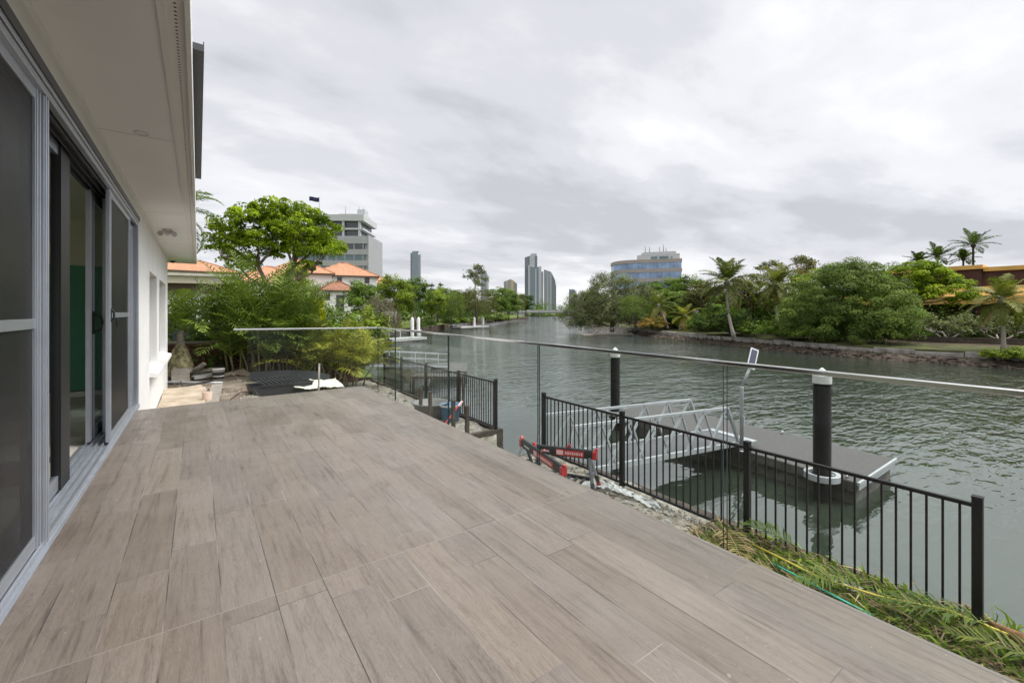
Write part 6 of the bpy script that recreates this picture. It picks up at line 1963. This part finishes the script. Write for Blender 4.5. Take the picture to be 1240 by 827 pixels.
def crumple(name, label, cat, outline, z, amp, m_, nu=26, nv=12, seed=1, drape=None):
    """a creased sheet over a quad outline (4 corners)"""
    a, b_, c, d2 = [Vector((*p, 0)) for p in outline]
    g = MB(); vs = []
    for j in range(nv + 1):
        for i in range(nu + 1):
            u, w_ = i / nu, j / nv
            p = (a * (1 - u) + b_ * u) * (1 - w_) + (d2 * (1 - u) + c * u) * w_
            e = fbm(p.x * 3.1 + seed, p.y * 3.1, 3) - 0.45
            e2 = abs(fbm(p.x * 8 + seed * 3, p.y * 8, 2) - 0.4)
            edge = 0.06 * (hash2(i + seed, j * 3) - 0.5)
            vs.append((p.x + edge, p.y + edge * 0.7, (yard_z(p.x, p.y) if z is None else z) + 0.035 + amp * (e + e2)))
    n_ = nu + 1
    g.add(vs, [(j * n_ + i, j * n_ + i + 1, (j + 1) * n_ + i + 1, (j + 1) * n_ + i) for j in range(nv) for i in range(nu)], 0, True)
    o = g.build(name, m_)
    so_ = o.modifiers.new('thick', 'SOLIDIFY'); so_.thickness = 0.003
    return tag(o, label, cat)


crumple('cream_sheet', 'creased cream builder sheet spread on the soil beside the black trough', 'sheet', [(1.95, 12.0), (3.05, 11.6), (3.15, 13.0), (2.2, 13.4)], -0.70, 0.11, M['canvas'], seed=4)
g = MB(); g.tube([(2.33, 11.2, -1.3), (2.36, 11.2, 0.02)], 0.022, 8)
tag(g.build('metal_stake', M['bark_pale'], None), 'pale metal stake standing upright behind the glass end panel', 'stake')
sb_ = MB(); sb_.prism([(0, 0), (1.0, 0), (1.0, 0.36), (0.8, 0.52), (0.45, 0.62), (0, 0.64)], -0.02, 0.02, 0, Matrix.Translation((1.25, 14.8, -1.1)) @ Matrix.Rotation(R(74), 4, 'X') @ Matrix.Diagonal((2.2, 0.95, 1, 1)))  # solid dark shape put in for a dark reflection in the end glass
tag(sb_.build('dark_reflection', M['dark_plastic'], None), 'dark rounded shape standing in for a glass reflection before the cane palms', 'sheet')
g = MB(); g.tube([(0.55, 11.4, -0.70), (0.75, 11.5, -0.56), (1.05, 11.6, -0.54), (1.16, 11.3, -0.72)], 0.011, 6)
tag(g.build('wire_hoop', M['timber'], None), 'bent rusty wire hoop poking out of the soil by the deck end', 'wire')
g = MB(); g.tube([(3.3, 14.0, -1.38), (3.4, 14.1, -1.18), (4.1, 14.0, -1.15), (4.25, 13.7, -1.36)], 0.018, 6)
tag(g.build('wire_hoop', M['timber'], None), 'dark bent bar hoop on the sand beyond the deck corner', 'wire')
# loose clods and rubble, uncountable
rb = MB(); rr = random.Random(17)
for k in range(1500):
    if k < 700:
        x, y = rr.uniform(-0.6, 3.2), rr.uniform(8.0, 16.8)
    else:
        x, y = rr.uniform(2.6, 5.25), rr.uniform(1.5, 16.5)
        if 6.4 < y < 8.3 and x > 4.5:
            continue
    s_ = rr.uniform(0.012, 0.05) * (2.0 if rr.random() < 0.08 else 1)
    z0 = yard_z(x, y) + s_ * 0.25
    vs = []
    for (dx, dy, dz) in ((1, 0, 0), (0, 1, 0), (-1, 0, 0), (0, -1, 0), (0, 0, 1), (0, 0, -1)):
        k_ = s_ * rr.uniform(0.6, 1.3)
        vs.append((x + dx * k_ + rr.uniform(-.3, .3) * s_, y + dy * k_ + rr.uniform(-.3, .3) * s_, z0 + dz * k_ * 0.7))
    rb.add(vs, [(0, 1, 4), (1, 2, 4), (2, 3, 4), (3, 0, 4), (1, 0, 5), (2, 1, 5), (3, 2, 5), (0, 3, 5)], rr.choice((0, 0, 1, 2)))
tag(rb.build('rubble', [M['sand'], M['soil'], M['concrete']]), 'loose clods and rubble scattered over the bare soil', 'rubble', kind='stuff')

rb = MB()
for k in range(1500):
    x, y = rr.uniform(4.3, 5.3), rr.uniform(1.8, 6.3)
    s_ = rr.uniform(0.008, 0.03) * (2.2 if rr.random() < 0.06 else 1)
    z0 = yard_z(x, y) + s_ * 0.2
    vs = []
    for (dx, dy, dz) in ((1, 0, 0), (0, 1, 0), (-1, 0, 0), (0, -1, 0), (0, 0, 1), (0, 0, -1)):
        k_ = s_ * rr.uniform(0.6, 1.3)
        vs.append((x + dx * k_ + rr.uniform(-.3, .3) * s_, y + dy * k_ + rr.uniform(-.3, .3) * s_, z0 + dz * k_ * 0.6))
    rb.add(vs, [(0, 1, 4), (1, 2, 4), (2, 3, 4), (3, 0, 4), (1, 0, 5), (2, 1, 5), (3, 2, 5), (0, 3, 5)], rr.choice((0, 0, 1, 2)))
tag(rb.build('gravel', [M['sand'], M['soil'], M['concrete']]), 'small clods and gravel on the sand along the near fence', 'gravel', kind='stuff')

# tubs by the stakes
tb = thing('mortar_tub', 'round grey mixing tub on the soil behind the timber stakes', 'tub', (4.72, 10.05, -1.42))
g = MB(); g.lathe((4.72, 10.05, -1.42), [(0.001, 0.02), (0.3, 0.0), (0.43, 0.40), (0.46, 0.40), (0.46, 0.43), (0.41, 0.42), (0.29, 0.05), (0.001, 0.05)], 30); g.build('body', M['grey_plastic'], tb)
tb = thing('blue_bucket', 'blue plastic bucket beside the grey mixing tub', 'bucket', (5.02, 9.55, -1.42))
g = MB(); g.lathe((5.02, 9.55, -1.42), [(0.001, 0.01), (0.2, 0.0), (0.25, 0.38), (0.27, 0.38), (0.27, 0.42), (0.24, 0.41), (0.19, 0.04), (0.001, 0.04)], 26); g.build('body', M['blue'], tb)
g = MB(); g.lathe((5.02, 9.55, -1.42), [(0.272, 0.385), (0.278, 0.40), (0.272, 0.425)], 26); g.build('rim', M['white_plastic'], tb)
tl = thing('red_tool', 'red handled bar tool leaning against the blue bucket', 'tool', (4.9, 9.0, -1.42))
g = MB(); g.bar((4.35, 8.75, -1.35), (5.1, 9.25, -0.98), 0.03, 0.02); g.build('handle', M['red'], tl)
g = MB(); g.bar((5.06, 9.225, -0.998), (5.22, 9.33, -0.92), 0.05, 0.03); g.build('grip', M['pink_white'], tl)


# ================================================================== SAWHORSES
def sawhorse(label, a, b_, gz, flip=1):
    t = thing('sawhorse', label, 'sawhorse', ((a[0] + b_[0]) / 2, (a[1] + b_[1]) / 2, gz), group='folding sawhorses')
    a, b_ = Vector(a), Vector(b_)
    dd = (b_ - a).normalized(); L_ = (b_ - a).length
    s_ = dd.cross(Vector((0, 0, 1))).normalized(); up = Vector((0, 0, 1))
    g = MB(); g.bar(a, b_, 0.065, 0.115); g.bar(a + up * 0.062, b_ + up * 0.062, 0.045, 0.014)
    bm_ = g.build('beam', M['black'], t, bevel=0.006)
    for q in (-1, 1):
        g = MB()
        p, r_ = a + dd * L_ * 0.36 + s_ * 0.034 * q, a + dd * L_ * 0.84 + s_ * 0.034 * q
        g.bar(p, r_, 0.004, 0.088); lb = g.build('label_plate', M['red'], bm_)
        g = MB()
        g.bar(p + dd * 0.01 + s_ * 0.0035 * q, p + dd * 0.11 + s_ * 0.0035 * q, 0.003, 0.064)
        k = 0
        x = 0.14
        while x < L_ * 0.44:
            hgt = 0.036 + 0.008 * (k % 2)
            g.bar(p + dd * x + s_ * 0.0035 * q, p + dd * (x + 0.022) + s_ * 0.0035 * q, 0.003, hgt); x += 0.034; k += 1
        g.build('print', M['pink_white'], lb)
        g = MB(); g.bar(a + dd * L_ * 0.1 + s_ * 0.0345 * q, a + dd * L_ * 0.24 + s_ * 0.0345 * q, 0.004, 0.03); g.build('emblem', M['alu'], bm_)
    for p, sg in ((a, -1), (b_, 1)):
        g = MB(); g.bar(p + dd * sg * -0.015, p + dd * sg * 0.045, 0.09, 0.12); g.bar(p + dd * sg * 0.02 + up * 0.06, p + dd * sg * 0.055 + up * 0.10, 0.05, 0.03)
        g.build('end_cap', M['red'], t, bevel=0.008)
        for q in (-1, 1):
            top = p - dd * sg * 0.06 + s_ * 0.035 * q - up * 0.04
            ft = p + dd * sg * 0.05 + s_ * 0.27 * q; ft.z = gz
            g = MB(); mid = top + (ft - top) * 0.62
            g.bar(top, mid, 0.045, 0.03); lg = g.build('leg', M['alu'] if q * flip > 0 else M['alu_dark'], t, bevel=0.003)
            g = MB(); g.bar(mid - (ft - top) * 0.04, top + (ft - top) * 0.80, 0.05, 0.036); g.build('lower_leg', M['black'], lg, bevel=0.003)
            g = MB(); g.bar(top + (ft - top) * 0.80, top + (ft - top) * 0.93, 0.054, 0.04); g.build('leg_band', M['red'], lg, bevel=0.003)
            g = MB(); g.bar(top + (ft - top) * 0.93, ft, 0.06, 0.045); g.build('foot', M['rubber'], lg, bevel=0.003)
        g = MB(); m1 = p + dd * sg * 0.0 + s_ * 0.15; m2 = p + dd * sg * 0.0 - s_ * 0.15; m1.z = m2.z = (p.z + gz) / 2 + 0.02
        g.bar(m1, m2, 0.012, 0.02); g.build('brace', M['alu_dark'], t)
    g = MB(); c_ = a + dd * L_ * 0.55 + up * 0.07; g.bar(c_, c_ + dd * 0.05 + up * 0.045, 0.035, 0.03); g.build('clamp', M['red'], t, bevel=0.004)
    return t


sawhorse('red and black folding sawhorse closer to the deck, set diagonally', (4.17, 5.50, -0.82), (3.88, 4.25, -0.83), -1.42)
sawhorse('red and black folding sawhorse farther from the deck, near the fence', (4.22, 5.22, -0.85), (4.72, 4.50, -0.85), -1.42, -1)
la = thing('black_rack', 'flat black slatted rack lying on the sand under the sawhorses', 'rack', (4.5, 5.2, -1.4))
g = MB()
a, b_ = Vector((4.45, 5.75, -1.34)), Vector((4.86, 4.72, -1.30))
for q in (0, 1):
    o_ = Vector((-0.42, -0.18, 0)) * q
    g.bar(a + o_, b_ + o_, 0.035, 0.05)
g.build('side_rail', M['black'], la)
g = MB()
for k in range(9):
    p = a + (b_ - a) * ((k + 0.5) / 9); g.bar(p, p + Vector((-0.42, -0.18, 0)), 0.03, 0.025)
g.build('slats', M['black'], la)
crumple('plastic_film', 'crumpled clear plastic film lying along the fence foot', 'plastic sheet', [(4.72, 4.9), (5.08, 3.6), (5.22, 3.7), (5.0, 4.9)], None, 0.16, M['film'], 40, 10, 2)
crumple('plastic_film', 'small crumpled clear plastic scrap in the clippings at the fence end', 'plastic sheet', [(4.85, 1.45), (5.05, 1.2), (5.12, 1.35), (4.95, 1.6)], -1.34, 0.15, M['film'], 14, 8, 5)

# ================================================================== GARDEN CLIPPINGS ALONG THE FENCE
rng = np.random.default_rng(123)


def strewn(name, label, cat, n, xr, yr, zr, ln, wd_, m_, flat, curl=0.3, density=None):
    """uncountable blades lying in a tangled heap"""
    x = rng.uniform(*xr, n); y = rng.uniform(*yr, n)
    z = np.array([yard_z(a, b__) for a, b__ in zip(x, y)]) + rng.uniform(*zr, n)
    az = rng.normal(1.9, 0.75, n); el = rng.normal(0.05, flat, n)
    d_ = np.stack([np.cos(az) * np.cos(el), np.sin(az) * np.cos(el), np.sin(el)], 1)
    s_ = unit(np.cross(d_, rng.normal(size=(n, 3)) + np.array([0, 0, 1.2])))
    l = (ln * rng.uniform(0.5, 1.4, n))[:, None]; w_ = (wd_ * rng.uniform(0.6, 1.3, n))[:, None]
    P0_ = np.stack([x, y, z], 1); P1_ = P0_ + d_ * l * 0.5 + np.array([0, 0, 1.0]) * (rng.normal(0.06, 0.06, n)[:, None]) * l * 2 * curl; P2_ = P0_ + d_ * l + s_ * l * 0.15
    P2_[:, 2] -= rng.uniform(0, 0.12, n)
    v = np.stack([P0_ - s_ * w_ * .4, P0_ + s_ * w_ * .4, P1_ + s_ * w_ * .5, P1_ - s_ * w_ * .5, P2_ + s_ * w_ * .1, P2_ - s_ * w_ * .1], 1).reshape(-1, 3)
    k = np.arange(n)[:, None] * 6
    f = np.concatenate([k + np.array([0, 1, 2, 3]), k + np.array([3, 2, 4, 5])], 1).reshape(-1, 4)
    tn = np.repeat(np.clip(rng.normal(0.5, 0.25, n), 0, 1), 2)
    o = link_mesh(name, mesh_np(name, v, f, tn, [m_]))
    return tag(o, label, cat, kind='stuff')


strewn('grass_clippings', 'green leafy clippings heaped between deck and fence', 'clippings', 5200, (4.35, 5.28), (-1.2, 2.75), (0.0, 0.14), 0.13, 0.018, M['leaf_mid'], 0.45)
strewn('grass_clippings', 'bright green weeds growing through the clippings', 'clippings', 2200, (4.4, 5.3), (-1.2, 2.6), (0.02, 0.15), 0.11, 0.026, M['leaf_light'], 0.7)
strewn('dry_clippings', 'dry straw coloured stalks in the clippings heap', 'clippings', 2600, (4.35, 5.3), (-1.2, 2.85), (0.02, 0.15), 0.24, 0.011, M['dry'], 0.3)
strewn('bank_grass', 'green grass growing at the bank edge past the fence end', 'grass', 1800, (5.1, 5.5), (-1.6, 0.75), (-0.02, 0.05), 0.17, 0.014, M['leaf_light'], 0.9)
strewn('leaf_litter', 'brown leaf litter under the green clippings', 'leaf litter', 2600, (4.35, 5.3), (-1.2, 3.0), (0.0, 0.10), 0.08, 0.028, M['leaf_twig'], 0.5)
for k, (lab, org, az, L, lm, tn) in enumerate((
        ('cut green palm frond lying over the clippings nearest the last fence post', (5.0, 0.55, -1.22), 2.1, 0.75, 'palm', 0.5), ('cut green palm frond midway along the clippings heap', (4.95, 1.35, -1.22), 2.6, 0.7, 'palm', 0.6),
        ('cut green palm frond at the upper end of the clippings heap', (5.1, 1.95, -1.24), 1.6, 0.6, 'palm', 0.5), ('cut yellowish palm frond beside the brown frond sheath', (4.75, 0.1, -1.22), 1.7, 0.7, 'palm_yel', 0.3),
        ('dry brown palm frond at the sandy end of the clippings', (4.9, 2.65, -1.26), 3.9, 0.9, 'dry', 0.5))):
    t = thing('palm_frond', lab, 'palm frond', org, 0, 'cut palm fronds')
    link_mesh('leaflets', fronds_mesh('leaflets', [dict(org=(0, 0, 0.03), az=az, el=R(12), L=L, droop=0.45, nl=22, ll=0.24, wl=0.02, hang=0.45, tone=tn - 0.2, vee=0.35)], rng, [M[lm]]), t)
sh = MB()
pts = [(5.2, 0.62, -1.26), (4.95, 0.40, -1.17), (4.7, 0.22, -1.16), (4.5, -0.02, -1.2)]
for (a, b_) in zip(pts[:-1], pts[1:]):
    sh.bar(a, b_, 0.09, 0.02)
sh = MB(); sh.tube(pts, [0.015, 0.05, 0.055, 0.04], 8)
tag(sh.build('frond_sheath', mat('sheath_brown', (0.26, 0.12, 0.045), 0.6, var=0.35, vscale=9), None), 'reddish brown palm sheath lying across the clippings near the corner', 'palm sheath')
for lab, nm, m_, pts in (('thin yellow strap curling out of the clippings beside the deck', 'yellow_strap', mat('yellow_strap', (0.62, 0.48, 0.06), 0.5), [(4.95, 2.35, -1.30), (4.68, 1.95, -1.18), (4.6, 1.6, -1.17), (4.75, 1.2, -1.19), (4.95, 0.8, -1.17), (5.0, 0.4, -1.2)]),
                         ('teal strap lying against the clippings below the yellow strap', 'teal_strap', mat('teal_strap', (0.06, 0.42, 0.34), 0.5), [(4.63, 2.0, -1.24), (4.52, 1.75, -1.2), (4.5, 1.45, -1.22), (4.55, 1.2, -1.27)])):
    g = MB(); g.tube(pts, 0.009, 7); tag(g.build(nm, m_, None), lab, 'strap')
